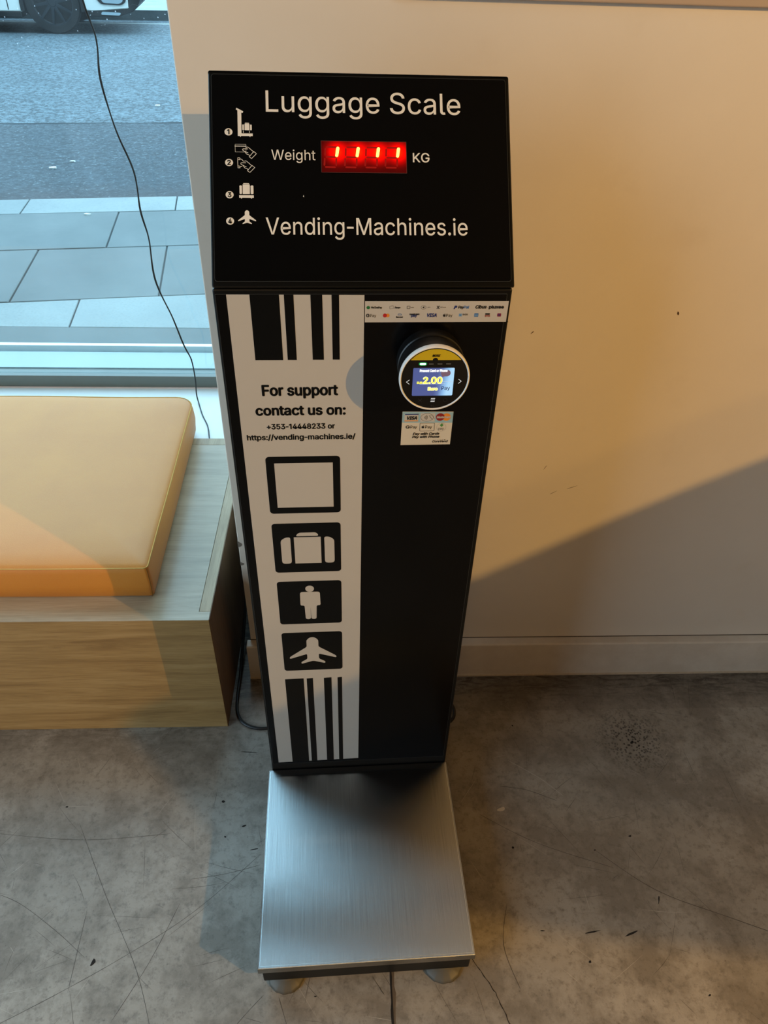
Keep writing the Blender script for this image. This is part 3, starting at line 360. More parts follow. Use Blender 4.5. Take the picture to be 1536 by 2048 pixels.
# speckled burn mark
d = g.node('ShaderNodeVectorMath', operation='DISTANCE'); g.link(v, d.inputs[0]); d.inputs[1].default_value = (0.724, 1.051, 0)
near = g.math('SUBTRACT', 1.0, g.math('MULTIPLY', d.outputs['Value'], 9.0), True)
pits = g.node('ShaderNodeTexVoronoi'); pits.inputs['Scale'].default_value = 150; g.link(v, pits.inputs[0])
pm_ = g.math('MULTIPLY', near, g.ramp(pits.outputs['Distance'], (0.25, 1.0), (0.5, 0.15)))
c = g.mix(g.math('MULTIPLY', pm_, 1.3, True), c, '#1d1712')
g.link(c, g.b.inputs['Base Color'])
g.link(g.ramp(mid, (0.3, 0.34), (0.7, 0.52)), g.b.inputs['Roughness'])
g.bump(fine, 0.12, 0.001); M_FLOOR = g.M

M_CEIL = mat('ceiling_paint', '#4c4845', 0.8)
M_BLACKGAP = mat('dark_gasket', '#05080a', 0.9, spec=0.0)
M_SILL = mat('white_sill', '#e9eeee', 0.35, var=0.03, scale=6)
M_FRAME = mat('grey_window_frame', '#6c716c', 0.4, metal=0.3, var=0.03)
M_WHITEMETAL = mat('white_edge_metal', '#e6eef0', 0.35)
M_LEDGE = mat('outside_ledge', '#93a1a4', 0.45, var=0.06, scale=4)

# window glass: clear, faintly blue, with dust spots and smears
g = G('window_glass'); n = g.n; n.nodes.remove(g.b)
out = [q for q in n.nodes if q.type == 'OUTPUT_MATERIAL'][0]
tr = g.node('ShaderNodeBsdfTransparent'); tr.inputs[0].default_value = (0.88, 0.97, 0.99, 1)
gl = g.node('ShaderNodeBsdfGlossy'); gl.inputs['Roughness'].default_value = 0.01
ge = g.node('ShaderNodeNewGeometry'); dt = g.node('ShaderNodeVectorMath', operation='DOT_PRODUCT')
g.link(ge.outputs['Incoming'], dt.inputs[0]); g.link(ge.outputs['Normal'], dt.inputs[1])
# Schlick reflectance, the same from both sides of the thin pane
sch = g.math('ADD', g.math('MULTIPLY', g.math('POWER', g.math('SUBTRACT', 1.0, g.math('ABSOLUTE', dt.outputs['Value']), True), 5.0), 0.95), 0.04)
mx = g.node('ShaderNodeMixShader'); g.link(sch, mx.inputs[0]); g.link(tr.outputs[0], mx.inputs[1]); g.link(gl.outputs[0], mx.inputs[2])
df = g.node('ShaderNodeBsdfTranslucent'); df.inputs[0].default_value = (0.9, 0.95, 1, 1)
v = g.mapping((1, 1, 1)); vo = g.node('ShaderNodeTexVoronoi'); vo.inputs['Scale'].default_value = 55; g.link(v, vo.inputs[0])
sm = g.noise(g.mapping((3, 1, 1.2)), 1.4, 4, 0.5)
zz = g.node('ShaderNodeSeparateXYZ'); g.link(g.tc.outputs['Object'], zz.inputs[0])
hi = g.math('MULTIPLY', g.math('SUBTRACT', zz.outputs['Z'], 1.22), 4.0, True)
dust = g.math('MULTIPLY', g.ramp(vo.outputs['Distance'], (0.05, 0.5), (0.10, 0.0)), g.math('MULTIPLY', hi, g.ramp(g.noise(v, 9, 2), (0.42, 0.0), (0.52, 1.0))), True)
dust = g.math('ADD', dust, g.math('MULTIPLY', g.ramp(sm, (0.45, 0.0), (0.7, 0.02)), 1.0), True)
m2 = g.node('ShaderNodeMixShader'); g.link(dust, m2.inputs[0]); g.link(mx.outputs[0], m2.inputs[1]); g.link(df.outputs[0], m2.inputs[2])
g.link(m2.outputs[0], out.inputs[0]); M_GLASS = g.M

# ---------------------------------------------------------------- room shell
def struct(o, label=None): o['kind'] = 'structure'; tag(o, label); return o
WY = 1.289; XW = -0.266; ZC = 6.0
M_DARKWALL = mat('charcoal_wall_paint', '#5a5450', 0.6)
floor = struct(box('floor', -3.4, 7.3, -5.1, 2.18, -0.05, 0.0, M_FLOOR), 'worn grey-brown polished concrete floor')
wall = struct(box('wall_back', XW, 7.3, WY, 2.36, 0.0, ZC, M_WALL, bevel=0.002), 'cream painted wall behind the luggage scale')
struct(box('wall_right', 7.2, 7.3, -5.0, WY, 0.0, ZC, M_DARKWALL))
struct(box('wall_front', -3.3, 7.2, -5.1, -5.0, 0.0, ZC, M_DARKWALL))
bm = bmesh.new()
addbox(bm, -3.4, -3.3, -5.0, -2.6, 0, ZC); addbox(bm, -3.4, -3.3, 0.6, 2.36, 0, ZC)
addbox(bm, -3.4, -3.3, -2.6, 0.6, 0, 0.45); addbox(bm, -3.4, -3.3, -2.6, 0.6, 4.0, ZC)
struct(bmobj('wall_left', bm, M_DARKWALL))
struct(box('ceiling', -3.4, 7.3, -5.1, 2.4, ZC, ZC+0.1, M_CEIL))
struct(box('wall_window', -3.3, XW, 2.18, 2.36, 0.0, 0.385, M_WALL), 'low wall under the shop window')
struct(box('trim_1', -3.3, XW, 1.866, 2.18, 0.0, 0.385, M_SILL, bevel=0.003), 'white sill board between bench and window')
bb_ = prism('baseboard_back', [(1.264, 0.0), (1.264, 0.125), (1.267, 0.128), (WY, 0.130), (WY, 0.0)], 0, XW-0.009, 7.2, M_BASE, bevel=0.0015)
struct(bb_, 'painted cream baseboard with chipped edges')
M_CAULK = mat('old_paint_line', '#c9b9a0', 0.7, var=0.25, scale=120)
box('paint_bead', XW-0.009, 7.2, 1.261, 1.2645, 0.0, 0.005, M_CAULK, bb_)
M_DARKLINE = mat('dark_joint', '#4b3a29', 0.8, var=0.4, scale=60)
box('joint', XW, 7.2, 1.2875, 1.2895, 0.1295, 0.1312, M_DARKLINE, bb_)
# shallow board across the upper wall
struct(box('trim_2', 0.05, 7.2, 1.277, WY, 1.531, 1.66, mat('upper_board_paint', '#b3a08f', 0.5), bevel=0.002), 'flat painted board across the wall top right')

# small dents in the plaster
M_DENT = mat('plaster_dent', '#4a3826', 0.9, var=0.3, scale=200)
def blob(name, pts, z, mt, parent, axis='z', h=0.0004):
    if axis == 'z': return prism(name, pts, 2, z, z+h, mt, parent)
    return prism(name, pts, 1, z-h, z, mt, parent)
def spot(cx, cy, rx, ry, rot=0, n=9, j=0.35):
    out = []
    for k in range(n):
        w = 2*pi*k/n; r_ = 1 + random.uniform(-j, j); x = rx*r_*cos(w); y = ry*r_*sin(w)
        out.append((cx + x*cos(rot) - y*sin(rot), cy + x*sin(rot) + y*cos(rot)))
    return out
for (x, z, a, b_, r_) in ((0.351, 1.009, 0.0045, 0.0011, 0.8), (0.626, 1.051, 0.0035, 0.0022, -0.9), (0.30, 1.03, 0.001, 0.001, 0),
                          (0.46, 0.62, 0.008, 0.0004, 0.6), (0.50, 0.635, 0.012, 0.0004, 0.4), (0.43, 0.69, 0.006, 0.0004, 1.1),
                          (-0.205, 1.33, 0.0022, 0.001, 0.4), (-0.20, 1.23, 0.004, 0.0006, -0.7)):
    blob('dent', spot(x, z, a, b_, r_), WY-0.00005, M_DENT, wall, 'y', 0.0003)
# chipped plaster along the wall corner
M_CHIP = mat('bare_plaster', '#7c746a', 0.9, var=0.3, scale=150)
for z, l in ((0.468, 0.010), (0.405, 0.006)):
    blob('chip', [(XW-0.0008, z-l), (XW+0.007, z-l*0.6), (XW+0.009, z+l*0.1), (XW+0.004, z+l*0.5), (XW-0.0008, z+l)], WY-0.0001, M_CHIP, wall, 'y', 0.0006)

# ---------------------------------------------------------------- floor joint, cracks and scratches
M_CRACK = mat('crack', '#17120d', 0.9, var=0.3, scale=90)
def ribbon(name, pts, w, mt, parent, z=0.0003, jit=0.0):
    v = []; f = []
    P = [Vector((p[0], p[1], 0)) for p in pts]
    for i, p in enumerate(P):
        t = (P[min(i+1, len(P)-1)] - P[max(i-1, 0)]).normalized(); q = Vector((-t.y, t.x, 0))
        ww = w * (1 + random.uniform(-jit, jit)) * (0.35 if i in (0, len(P)-1) and jit else 1)
        v += [(p.x - q.x*ww/2, p.y - q.y*ww/2, z), (p.x + q.x*ww/2, p.y + q.y*ww/2, z)]
    for i in range(len(P)-1): f.append((2*i, 2*i+2, 2*i+3, 2*i+1))
    return mesh(name, v, f, mt, parent)
def rag(a, b, n, j):
    return [(a[0]+(b[0]-a[0])*k/n + random.uniform(-j, j), a[1]+(b[1]-a[1])*k/n + random.uniform(-j, j)) for k in range(n+1)]
ribbon('joint', rag((0.0775, 0.62), (0.0735, -1.5), 160, 0.0006), 0.0042, M_CRACK, floor, jit=0.3)
ribbon('joint', rag((0.0800, 0.62), (0.0760, -1.5), 160, 0.0008), 0.009, mat('joint_edge', '#5b4d3d', 0.8, var=0.3, scale=80), floor, 0.0002, 0.3)
ribbon('crack', rag((0.238, 0.562), (0.262, 0.525), 8, 0.001) + rag((0.264, 0.522), (0.280, 0.497), 6, 0.001) + rag((0.281, 0.494), (0.296, 0.455), 8, 0.0012) + rag((0.297, 0.452), (0.315, 0.40), 8, 0.002), 0.0014, M_CRACK, floor, jit=0.5)
ribbon('crack', rag((0.041, 0.53), (0.062, 0.50), 5, 0.001), 0.0009, M_CRACK, floor, jit=0.5)

def scratches(name, n, mt, wmin, wmax, lmin, lmax, seed):
    random.seed(seed); v = []; f = []
    for _ in range(n):
        x = random.uniform(-1.4, 1.3); y = random.uniform(0.3, 1.08) if random.random() < 0.85 else random.uniform(1.08, 1.2)
        a = random.choice((random.gauss(0.1, 0.35), random.gauss(1.1, 0.3), random.gauss(-0.9, 0.35), random.uniform(0, pi)))
        l = random.uniform(lmin, lmax)**1.0; w = random.uniform(wmin, wmax); bend = random.gauss(0, 0.015)
        k0 = len(v); N = 5
        for k in range(N):
            t = k/(N-1) - 0.5; px = t*l; py = bend*l*(t*t*4)
            X = x + px*cos(a) - py*sin(a); Y = y + px*sin(a) + py*cos(a); Y = min(Y, 1.25)
            ww = w*(1-abs(t)*1.5)
            v += [(X + sin(a)*ww/2, Y - cos(a)*ww/2, 0.00015), (X - sin(a)*ww/2, Y + cos(a)*ww/2, 0.00015)]
        for k in range(N-1): f.append((k0+2*k, k0+2*k+2, k0+2*k+3, k0+2*k+1))
    o = mesh(name, v, f, mt, floor); o['kind'] = 'stuff'; return o
M_SCR = mat('dark_scratch', '#403a34', 0.7, var=0.3, scale=50)
M_SCRL = mat('pale_scratch', '#a9a297', 0.6, var=0.2, scale=50)
scratches('scratches', 260, M_SCR, 0.0004, 0.0008, 0.01, 0.13, 3)
scratches('scratches', 70, M_SCRL, 0.0005, 0.0010, 0.015, 0.12, 5)
# long drag marks one can follow across the floor left of the plate
def px_line(name, pts, w, mt): ribbon(name, [q for q in spline([(a, b, 0) for a, b in pts], 6)], w, mt, floor, 0.0002, 0.25)
random.seed(11)
for L_ in (((-0.20, 0.78), (-0.33, 0.66), (-0.47, 0.57), (-0.62, 0.49), (-0.75, 0.43)), ((-0.62, 0.86), (-0.52, 0.70), (-0.42, 0.55), (-0.36, 0.42)),
           ((-0.36, 0.68), (-0.40, 0.57), (-0.45, 0.47)), ((-0.79, 0.72), (-0.70, 0.69), (-0.60, 0.63), (-0.53, 0.58)), ((-0.80, 0.84), (-0.60, 0.82), (-0.41, 0.83)),
           ((-0.20, 0.755), (-0.27, 0.738), (-0.345, 0.728)), ((-0.17, 0.505), (-0.205, 0.47), (-0.25, 0.42)), ((-0.14, 0.50), (-0.12, 0.45), (-0.10, 0.40)), ((-0.55, 0.67), (-0.545, 0.52))):
    px_line('scratch', L_, 0.0007, M_SCR)
for L_ in (((0.30, 0.86), (0.42, 0.79), (0.58, 0.73)), ((0.36, 0.93), (0.42, 0.92), (0.49, 0.89)), ((0.55, 0.77), (0.66, 0.68), (0.80, 0.62), (0.95, 0.56)), ((0.33, 0.66), (0.31, 0.58), (0.33, 0.50))):
    px_line('scratch', L_, 0.0009, M_SCR)
px_line('scratch', ((0.39, 1.00), (0.46, 0.95), (0.51, 0.90)), 0.0011, M_SCRL)
for (x, y, a, b_, r_) in ((-0.511, 0.572, 0.0065, 0.0038, 1.2), (-0.30, 0.905, 0.0035, 0.003, 0), (-0.215, 0.79, 0.009, 0.001, 0.15), (-0.245, 0.845, 0.006, 0.0018, 0.4),
                          (-0.19, 0.855, 0.004, 0.001, 0.3), (-0.285, 0.82, 0.003, 0.002, 0), (-0.255, 1.035, 0.020, 0.001, -0.1), (-0.66, 0.90, 0.003, 0.002, 0),
                          (0.66, 0.66, 0.008, 0.0014, 1.2), (0.50, 0.60, 0.014, 0.0014, 0.15), (0.58, 0.595, 0.014, 0.0016, 0.3), (0.395, 0.605, 0.005, 0.001, 0),
                          (0.257, 0.44, 0.004, 0.003, 0), (0.48, 0.545, 0.003, 0.002, 0.4), (0.365, 0.78, 0.003, 0.0025, 0), (0.64, 0.80, 0.003, 0.002, 0), (0.70, 0.48, 0.003, 0.0015, 0.5),
                          (0.55, 0.77, 0.002, 0.0015, 0), (0.42, 1.10, 0.002, 0.002, 0), (0.72, 1.045, 0.006, 0.004, 0.5), (-0.07, 0.50, 0.003, 0.0012, 0)):
    blob('black_mark', spot(x, y, a, b_, r_), 0.0001, M_CRACK, floor, 'z', 0.0003)
blob('pale_chip', spot(0.353, 0.872, 0.010, 0.0045, 0.3), 0.0001, mat('pale_chip', '#b9aa93', 0.7), floor, 'z', 0.0003)

# ---------------------------------------------------------------- window
win = struct(empty('window_1', (0, 0, 0)), 'large shop window in a slim grey frame')
box('window_frame', -3.3, XW, 2.18, 2.232, 0.385, 0.428, M_FRAME, win, 0.0015)
box('frame_lip', -3.3, XW, 2.176, 2.186, 0.385, 0.3885, mat('pinkish_sealant', '#d9c6c2', 0.6), win)
box('pane', -3.3, XW, 2.200, 2.206, 0.428, 3.76, M_GLASS, win)
box('transom', -3.3, XW, 2.15, 2.26, 3.76, 4.34, M_FRAME, win, 0.0015)
box('upper_pane', -3.3, XW, 2.200, 2.206, 4.34, 5.90, M_GLASS, win)
box('head_rail', -3.3, XW, 2.18, 2.232, 5.90, 6.0, M_FRAME, win, 0.0015)
led = struct(box('trim_3', -3.3, 0.2, 2.232, 2.347, 0.36, 0.432, M_LEDGE), 'pale ledge outside the glass')
struct(box('trim_4', -3.4, 0.4, 2.347, 2.374, 0.33, 0.405, M_BLACKGAP), 'dark channel between ledge and pavement')
struct(box('trim_5', -3.4, 0.4, 2.372, 2.392, 0.33, 0.444, M_WHITEMETAL, bevel=0.001), 'bright metal edge beside the pavement')

# ---------------------------------------------------------------- the street
A8 = R(7.8); SV = Vector((cos(A8), sin(A8), 0)); TV = Vector((-sin(A8), cos(A8), 0))
def st(s, t, z=0.0): return SV*s + TV*t + Vector((0, 0, z))
def granite(name, c0, c1, fine_=90):
    g = G(name); v = g.mapping(); a = g.noise(v, 2.0, 5, 0.6); b = g.noise(v, fine_, 4, 0.7)
    rnd = g.node('ShaderNodeObjectInfo')
    c = g.ramp(a, (0.35, c0), (0.7, c1)); c = g.mix(g.ramp(b, (0.5, 0.0), (0.75, 0.35)), c, '#596062')
    c = g.mix(g.math('MULTIPLY', rnd.outputs['Random'], 0.22), c, '#737e80')
    g.link(c, g.b.inputs['Base Color']); g.b.inputs['Roughness'].default_value = 0.75; g.bump(b, 0.2, 0.001); return g.M
M_SLAB = granite('paving_slab', '#5f6768', '#6e7676', 120)
M_KERB = granite('granite_kerb', '#848d8e', '#969e9d', 70)
M_MORTAR = mat('dark_mortar', '#3d4547', 0.9, var=0.2, scale=40)
def slab(name, s0, s1, t0, t1, z0, z1, mt, parent, near_y=None, jt=0.0):
    pts = [st(s0, t0), st(s1, t0), st(s1, t1), st(s0, t1)]
    if near_y is not None:
        for i in (0, 1):
            p = pts[i]; k = (near_y - p.y)/TV.y; pts[i] = p + TV*k
    bm = bmesh.new()
    lo = [bm.verts.new((p.x, p.y, z0)) for p in pts]; hi = [bm.verts.new((p.x, p.y, z1 + jt)) for p in pts]
    bm.faces.new(lo); top = bm.faces.new(hi[::-1])
    for i in range(4): bm.faces.new((lo[i], lo[(i+1) % 4], hi[(i+1) % 4], hi[i]))
    bmesh.ops.bevel(bm, geom=[e for e in top.edges], offset=0.0025, segments=1, affect='EDGES')
    return bmobj(name, bm, mt, parent)
J = 0.0035
bed = [st(-7, 2.2), st(2.0, 2.2), st(2.0, 4.30), st(-7, 4.30)]
pave = prism('pavement', [(-7.2, 2.392), (1.7, 2.392), (st(2.0, 4.30).x, st(2.0, 4.30).y), (st(-7, 4.30).x, st(-7, 4.30).y)], 2, 0.30, 0.434, M_MORTAR)
struct(pave, 'grey stone slab pavement outside the window')
random.seed(21)
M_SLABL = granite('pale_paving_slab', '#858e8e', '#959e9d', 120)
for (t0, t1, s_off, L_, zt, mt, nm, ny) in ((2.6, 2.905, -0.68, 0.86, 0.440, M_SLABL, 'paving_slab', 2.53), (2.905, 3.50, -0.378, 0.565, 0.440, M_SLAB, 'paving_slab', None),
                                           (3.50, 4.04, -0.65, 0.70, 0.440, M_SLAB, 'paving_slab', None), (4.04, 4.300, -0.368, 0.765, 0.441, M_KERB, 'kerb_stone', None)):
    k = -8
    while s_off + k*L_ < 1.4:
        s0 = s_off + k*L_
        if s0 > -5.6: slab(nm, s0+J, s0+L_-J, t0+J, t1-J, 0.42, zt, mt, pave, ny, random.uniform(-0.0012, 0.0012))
        k += 1

struct(box('trim_6', -5.5, 1.4, 2.395, 2.528, 0.42, 0.4398, M_SLAB, bevel=0.001), 'narrow darker strip along the glass front')  # darker tone between the glass front and the paler near row
struct(box('wall_facade', -16, 12, 2.2, 2.345, 6.1, 11.0, mat('facade_stone', '#8a857c', 0.8)))
struct(box('wall_facade', -16, -3.4, 2.2, 2.345, 0.3, 6.1, mat('facade_stone', '#8a857c', 0.8)))
g = G('road_asphalt'); v = g.mapping()
a = g.noise(v, 27, 10, 0.85); b = g.noise(v, 1.1, 5, 0.6, 0.3); k1 = g.noise(v, 38, 5, 0.8)
sxy = g.node('ShaderNodeVectorMath', operation='DOT_PRODUCT'); g.link(v, sxy.inputs[0]); sxy.inputs[1].default_value = tuple(TV)
wob = g.math('ADD', sxy.outputs['Value'], g.math('MULTIPLY', g.noise(v, 5, 3), 0.05))
c = g.mix(g.math('GREATER_THAN', wob, 6.34), '#434e57', '#6f7f88')
c = g.mix(g.ramp(a, (0.44, 0.0), (0.54, 0.9)), c, '#20272e')
c = g.mix(g.ramp(k1, (0.56, 0.0), (0.66, 0.7)), c, '#93a3a9')
c = g.mix(g.ramp(b, (0.35, 0.35), (0.6, 0.0)), c, '#323e47')
gut = g.math('SUBTRACT', 1.0, g.math('MULTIPLY', g.math('SUBTRACT', sxy.outputs['Value'], 4.3), 2.6), True)
c = g.mix(g.math('MULTIPLY', gut, 0.65), c, '#3e3739')
g.link(c, g.b.inputs['Base Color']); g.b.inputs['Roughness'].default_value = 0.8; g.bump(a, 0.5, 0.004); M_ROAD = g.M
road = prism('road', [tuple(st(s, t).xy) for s, t in ((-30, 4.30), (12, 4.30), (12, 14.0), (-30, 14.0))], 2, 0.20, 0.42, M_ROAD)
struct(road, 'grey asphalt street with a patched strip')
def strip(name, s0, s1, t0, t1, z, h, mt, parent): return prism(name, [tuple(st(s, t).xy) for s, t in ((s0, t0), (s1, t0), (s1, t1), (s0, t1))], 2, z, z+h, mt, parent)
ribbon_pts = [st(-8 + 0.25*k, 6.335 + random.uniform(-0.012, 0.012)) for k in range(40)]
ribbon('road_seam', [(p.x, p.y) for p in ribbon_pts], 0.05, mat('road_seam', '#20272d', 0.9), road, 0.4205, 0.4)
strip('painted_line', -20, 8, 13.42, 13.53, 0.4202, 0.002, mat('road_paint', '#9fa9a8', 0.7, var=0.2, scale=8), road)
far = prism('far_pavement', [tuple(st(s, t).xy) for s, t in ((-30, 14.0), (12, 14.0), (12, 26), (-30, 26))], 2, 0.3, 0.55, granite('far_pavement', '#7b8688', '#939c9d', 30))
struct(far, 'pale pavement on the far side of the street')
strip('kerb_face', -30, 12, 13.985, 14.0, 0.42, 0.13, mat('dark_kerb_face', '#4d5558', 0.9, var=0.2, scale=20), far)
M_SCRAP = mat('pale_litter', '#e8ecea', 0.8)
for i, (x, y, z, r_, lb) in enumerate(((-1.81, 4.818, 0.42, 0.022, 'small white scrap of litter on the asphalt, left one of two near the kerb'),
                                (-1.744, 4.982, 0.42, 0.015, 'tiny white scrap of litter on the asphalt, right one of two near the kerb'),
                                (-1.333, 3.852, 0.44, 0.014, 'small white scrap of litter on the paving slab by the kerb'),
                                (-1.60, 6.85, 0.42, 0.026, 'white scrap of litter in the middle of the road'))):
    o = empty('litter', (x, y, z))
    prism('paper_scrap', [(p[0], p[1]) for p in spot(0, 0, r_, r_*0.6, 0.3, 7)], 2, 0.0005, 0.008, M_SCRAP, o)
    tag(o, lb, 'litter', 'litter on the street')

# ---------------------------------------------------------------- luggage scale
M_BLACK = mat('black_powder_coat', '#060707', 0.4, var=0.05, scale=300, bump=0.06, spec=0.25)
M_FILM = mat('black_vinyl_film', '#040405', 0.2, var=0.03, spec=0.2)
M_ACRYL = mat('black_gloss_panel', '#040506', 0.14, var=0.03, spec=0.35)
M_EDGE = mat('panel_edge', '#34383a', 0.35)
M_WPRINT = mat('white_print', '#bdb9b2', 0.45, var=0.02, scale=40)
M_WLETTER = mat('white_lettering', '#e9e7e0', 0.5, var=0.01)
M_KPRINT = mat('black_print', '#060708', 0.35, var=0.02, spec=0.2)
BX, BY, BYAW = 0.019, 0.931, R(1.897)
K = empty('luggage_scale', (BX, BY, 0), BYAW)
tag(K, 'tall black luggage scale with sloped head, red display and steel weighing plate', 'luggage scale')

prism('column', [(0, 0.045), (0, 1.2335), (0.19, 1.2335), (0.19, 0.045)], 0, -0.2, 0.2, M_BLACK, K, 0.0025, 2)
prism('head_housing', [(0.0, 1.2345), (0.1895, 1.4545), (0.1905, 1.4545), (0.1905, 1.2345)], 0, -0.2, 0.2025, M_BLACK, K, 0.0022, 3)
FACE = Frame((0, 0, 0), (1, 0, 0), (0, 0, 1))
hv = Vector((0, 0.19, 0.22)).normalized()
HEAD = Frame((0, 0, 1.235), (1, 0, 0), hv)

# head panel: gloss sheet with a thin visible edge
hp = flat('head_panel', [rr(-196, 8, 198, 285, 4)], HEAD, 0.0, M_EDGE, K, 0.0007)
flat('panel_face', [rr(-195.3, 8.7, 197.3, 284.3, 3.4)], HEAD, 0.0014, M_ACRYL, hp, 0.0001)
HO = 0.0017
def hl(name, *a, **k): return text(name, a[0], a[1], a[2], a[3], a[4], HEAD, HO, M_WLETTER, hp, **k)
hl('title_lettering', 'Luggage Scale', -125, 235, 135, 28.5, bold=0.05)
hl('lettering', 'Weight', -119, 170.5, -61, 13.6)
hl('lettering', 'KG', 69, 169.5, 91, 12.4, bold=0.2)
hl('website_lettering', 'Vending-Machines.ie', -128, 70.5, 140, 22.5, bold=0.08)
for i, (y) in enumerate((207, 166, 123, 88)):
    x = -174.3
    dsc = flat('step_badge', [circ(x, y, 5.2, 24, 4.8)], HEAD, HO, M_WLETTER, hp)
    text('step_number', str(i+1), x-(2.0 if i else 1.4), y-3.1, x+(2.0 if i else 1.0), 6.2, HEAD, HO+0.0003, M_KPRINT, hp, bold=0.35)
def hf(name, polys): return flat(name, polys, HEAD, HO, M_WLETTER, hp)
def hs(name, lines, w=0.75): return strokes(name, lines, w, HEAD, HO+0.0002, M_WLETTER, hp)
hf('scale_icon', [[(-163.5, 239.5), (-154.6, 234.8), (-155.6, 232.6), (-157.2, 233.4), (-157.4, 205.2), (-142.8, 205.2), (-142.8, 201.8), (-145.6, 201.8), (-146.4, 200.2), (-147.2, 201.8), (-158, 201.8), (-158.8, 200.2), (-159.6, 201.8), (-162.2, 201.8), (-162.2, 236.3), (-164.2, 237.3)],
                  rr(-156.2, 209.6, -154.1, 217.2, 0.8), rr(-153.2, 209.6, -146.9, 218, 0.2), rr(-146, 209.6, -143.9, 217.2, 0.8), rr(-152.7, 218.4, -147.4, 219.6, 0.4),
                  rr(-155.2, 206, -154.6, 208.8), rr(-147.4, 206, -146.8, 208.8)])
hs('card_icon', [closed([(-166, 190.5), (-152, 190.5), (-152, 180.3), (-166, 180.3)])], 0.35)
hs('card_icon', [[(-166, 188.1), (-152, 188.1)]], 1.1)
def hand(dx, dy):
    return [[(-152+dx, 186.6+dy), (-149.6+dx, 187+dy), (-148.6+dx, 186.4+dy), (-141.8+dx, 180.4+dy)],
            closed([(-141.8+dx, 181.2+dy), (-138.4+dx, 178.2+dy), (-144.9+dx, 171.6+dy), (-148.0+dx, 174.0+dy)]),
            [(-147.2+dx, 174.6+dy), (-148.2+dx, 176.6+dy), (-151.4+dx, 177.6+dy), (-153.6+dx, 181+dy), (-156.2+dx, 182.6+dy), (-156.4+dx, 184+dy), (-155.4+dx, 184.5+dy), (-150+dx, 184.5+dy)],
            [(-153.6+dx, 181.3+dy), (-151.4+dx, 179.9+dy), (-149.6+dx, 179.4+dy)]]
hs('card_hand_icon', hand(0, 0), 0.7)
hs('note_hand_icon', hand(-2.6, -18.6), 0.7)
hs('note_icon', [closed([(-163, 172.4), (-160.2, 172.4), (-160.2, 169.9), (-163, 169.9)]), [(-163, 172.4), (-163, 159)], closed([(-163, 161.4), (-160.2, 161.4), (-160.2, 159), (-163, 159)]),
                 [(-160.2, 171), (-157.6, 170.4), (-155.6, 168)], [(-160.2, 160.4), (-157.6, 161.2)]], 0.7)
hf('suitcase_icon', [rr(-161.4, 124.2, -158.2, 135.6, 1.2), rr(-157.2, 124.2, -148, 137, 0.3), rr(-147, 124.2, -143.2, 135.6, 1.2), rr(-156.4, 137.4, -148.8, 138.8, 0.5),
                     [(-162, 122.6), (-143, 122.6), (-143, 119.2), (-145, 119.2), (-146, 117.8), (-147, 119.2), (-158, 119.2), (-159, 117.8), (-160, 119.2), (-162, 119.2)]])
def plane(cx, cy, k, kx=1.0):
    """aeroplane pictogram: nose up, about 84 high before scaling"""
    H = [(0, 42), (4, 41.4), (8, 38), (11.5, 33), (11.5, 14), (45, -14), (46.5, -18), (45, -20), (11.5, -7), (11.5, -22), (23.5, -31), (24, -35), (22, -36), (0, -28)]
    pts = [(x*kx, y) for x, y in H] + [(-x*kx, y) for x, y in H[-2:0:-1]]
    return [(cx + x*k, cy + y*k) for x, y in roundpoly(pts, 3, 2)]
hf('plane_icon', [plane(-152.2, 92.6, 0.235, 1.08)])
hf('scratch_mark', [[(-78.6, 121.8), (-77.6, 123.4), (-77.2, 120.4)]])

# red LED read-out
DX = (-31.7, -4.6, 22.4, 49.3)
g = G('led_window'); n = g.n
v = g.tc.outputs['Object']
acc = None
# glow of the lit segments inside the tinted window, falling off with real distance from each segment
for x in DX:
    cpt = HEAD.p(x, 181.5, 0.0)
    d = g.node('ShaderNodeVectorMath', operation='DISTANCE'); g.link(v, d.inputs[0]); d.inputs[1].default_value = tuple(cpt)
    e = g.math('POWER', 2.71828, g.math('MULTIPLY', g.math('POWER', g.math('MULTIPLY', d.outputs['Value'], 100.0), 2.0), -0.85))
    acc = e if acc is None else g.math('ADD', acc, e)
e = g.node('ShaderNodeCombineXYZ')
g.link(g.math('ADD', g.math('MULTIPLY', acc, 2.0), 0.06), e.inputs[0]); g.link(g.math('MULTIPLY', g.math('POWER', acc, 5.0), 0.03), e.inputs[1])
g.link(e.outputs[0], g.b.inputs['Emission Color']); g.b.inputs['Emission Strength'].default_value = 1.0
g.b.inputs['Base Color'].default_value = lin('#140203'); g.b.inputs['Roughness'].default_value = 0.2
dw = flat('led_display', [rr(-53.3, 154.2, 60.2, 196.6)], HEAD, HO, g.M, K)
strokes('display_outline', [closed([(-53.3, 154.2), (60.2, 154.2), (60.2, 196.6), (-53.3, 196.6)])], 0.5, HEAD, HO+0.0004, mat('display_outline', '#5c3a38', 0.4), dw)
M_GHOST = mat('unlit_segment', '#2a0404', 0.4, emit=(0.42, 0.004, 0.002), es=0.55)
M_LIT = mat('lit_segment', '#ffd060', 0.4, emit=(1.0, 0.72, 0.10), es=2.6)
def seg(x0, y0, x1, y1, w):
    a = Vector((x0, y0)); b = Vector((x1, y1)); d = (b-a).normalized(); q = Vector((-d.y, d.x))*w/2; c = d*w/2
    return [tuple(p) for p in (a, a+q+c, b+q-c, b, b-q-c, a-q+c)]
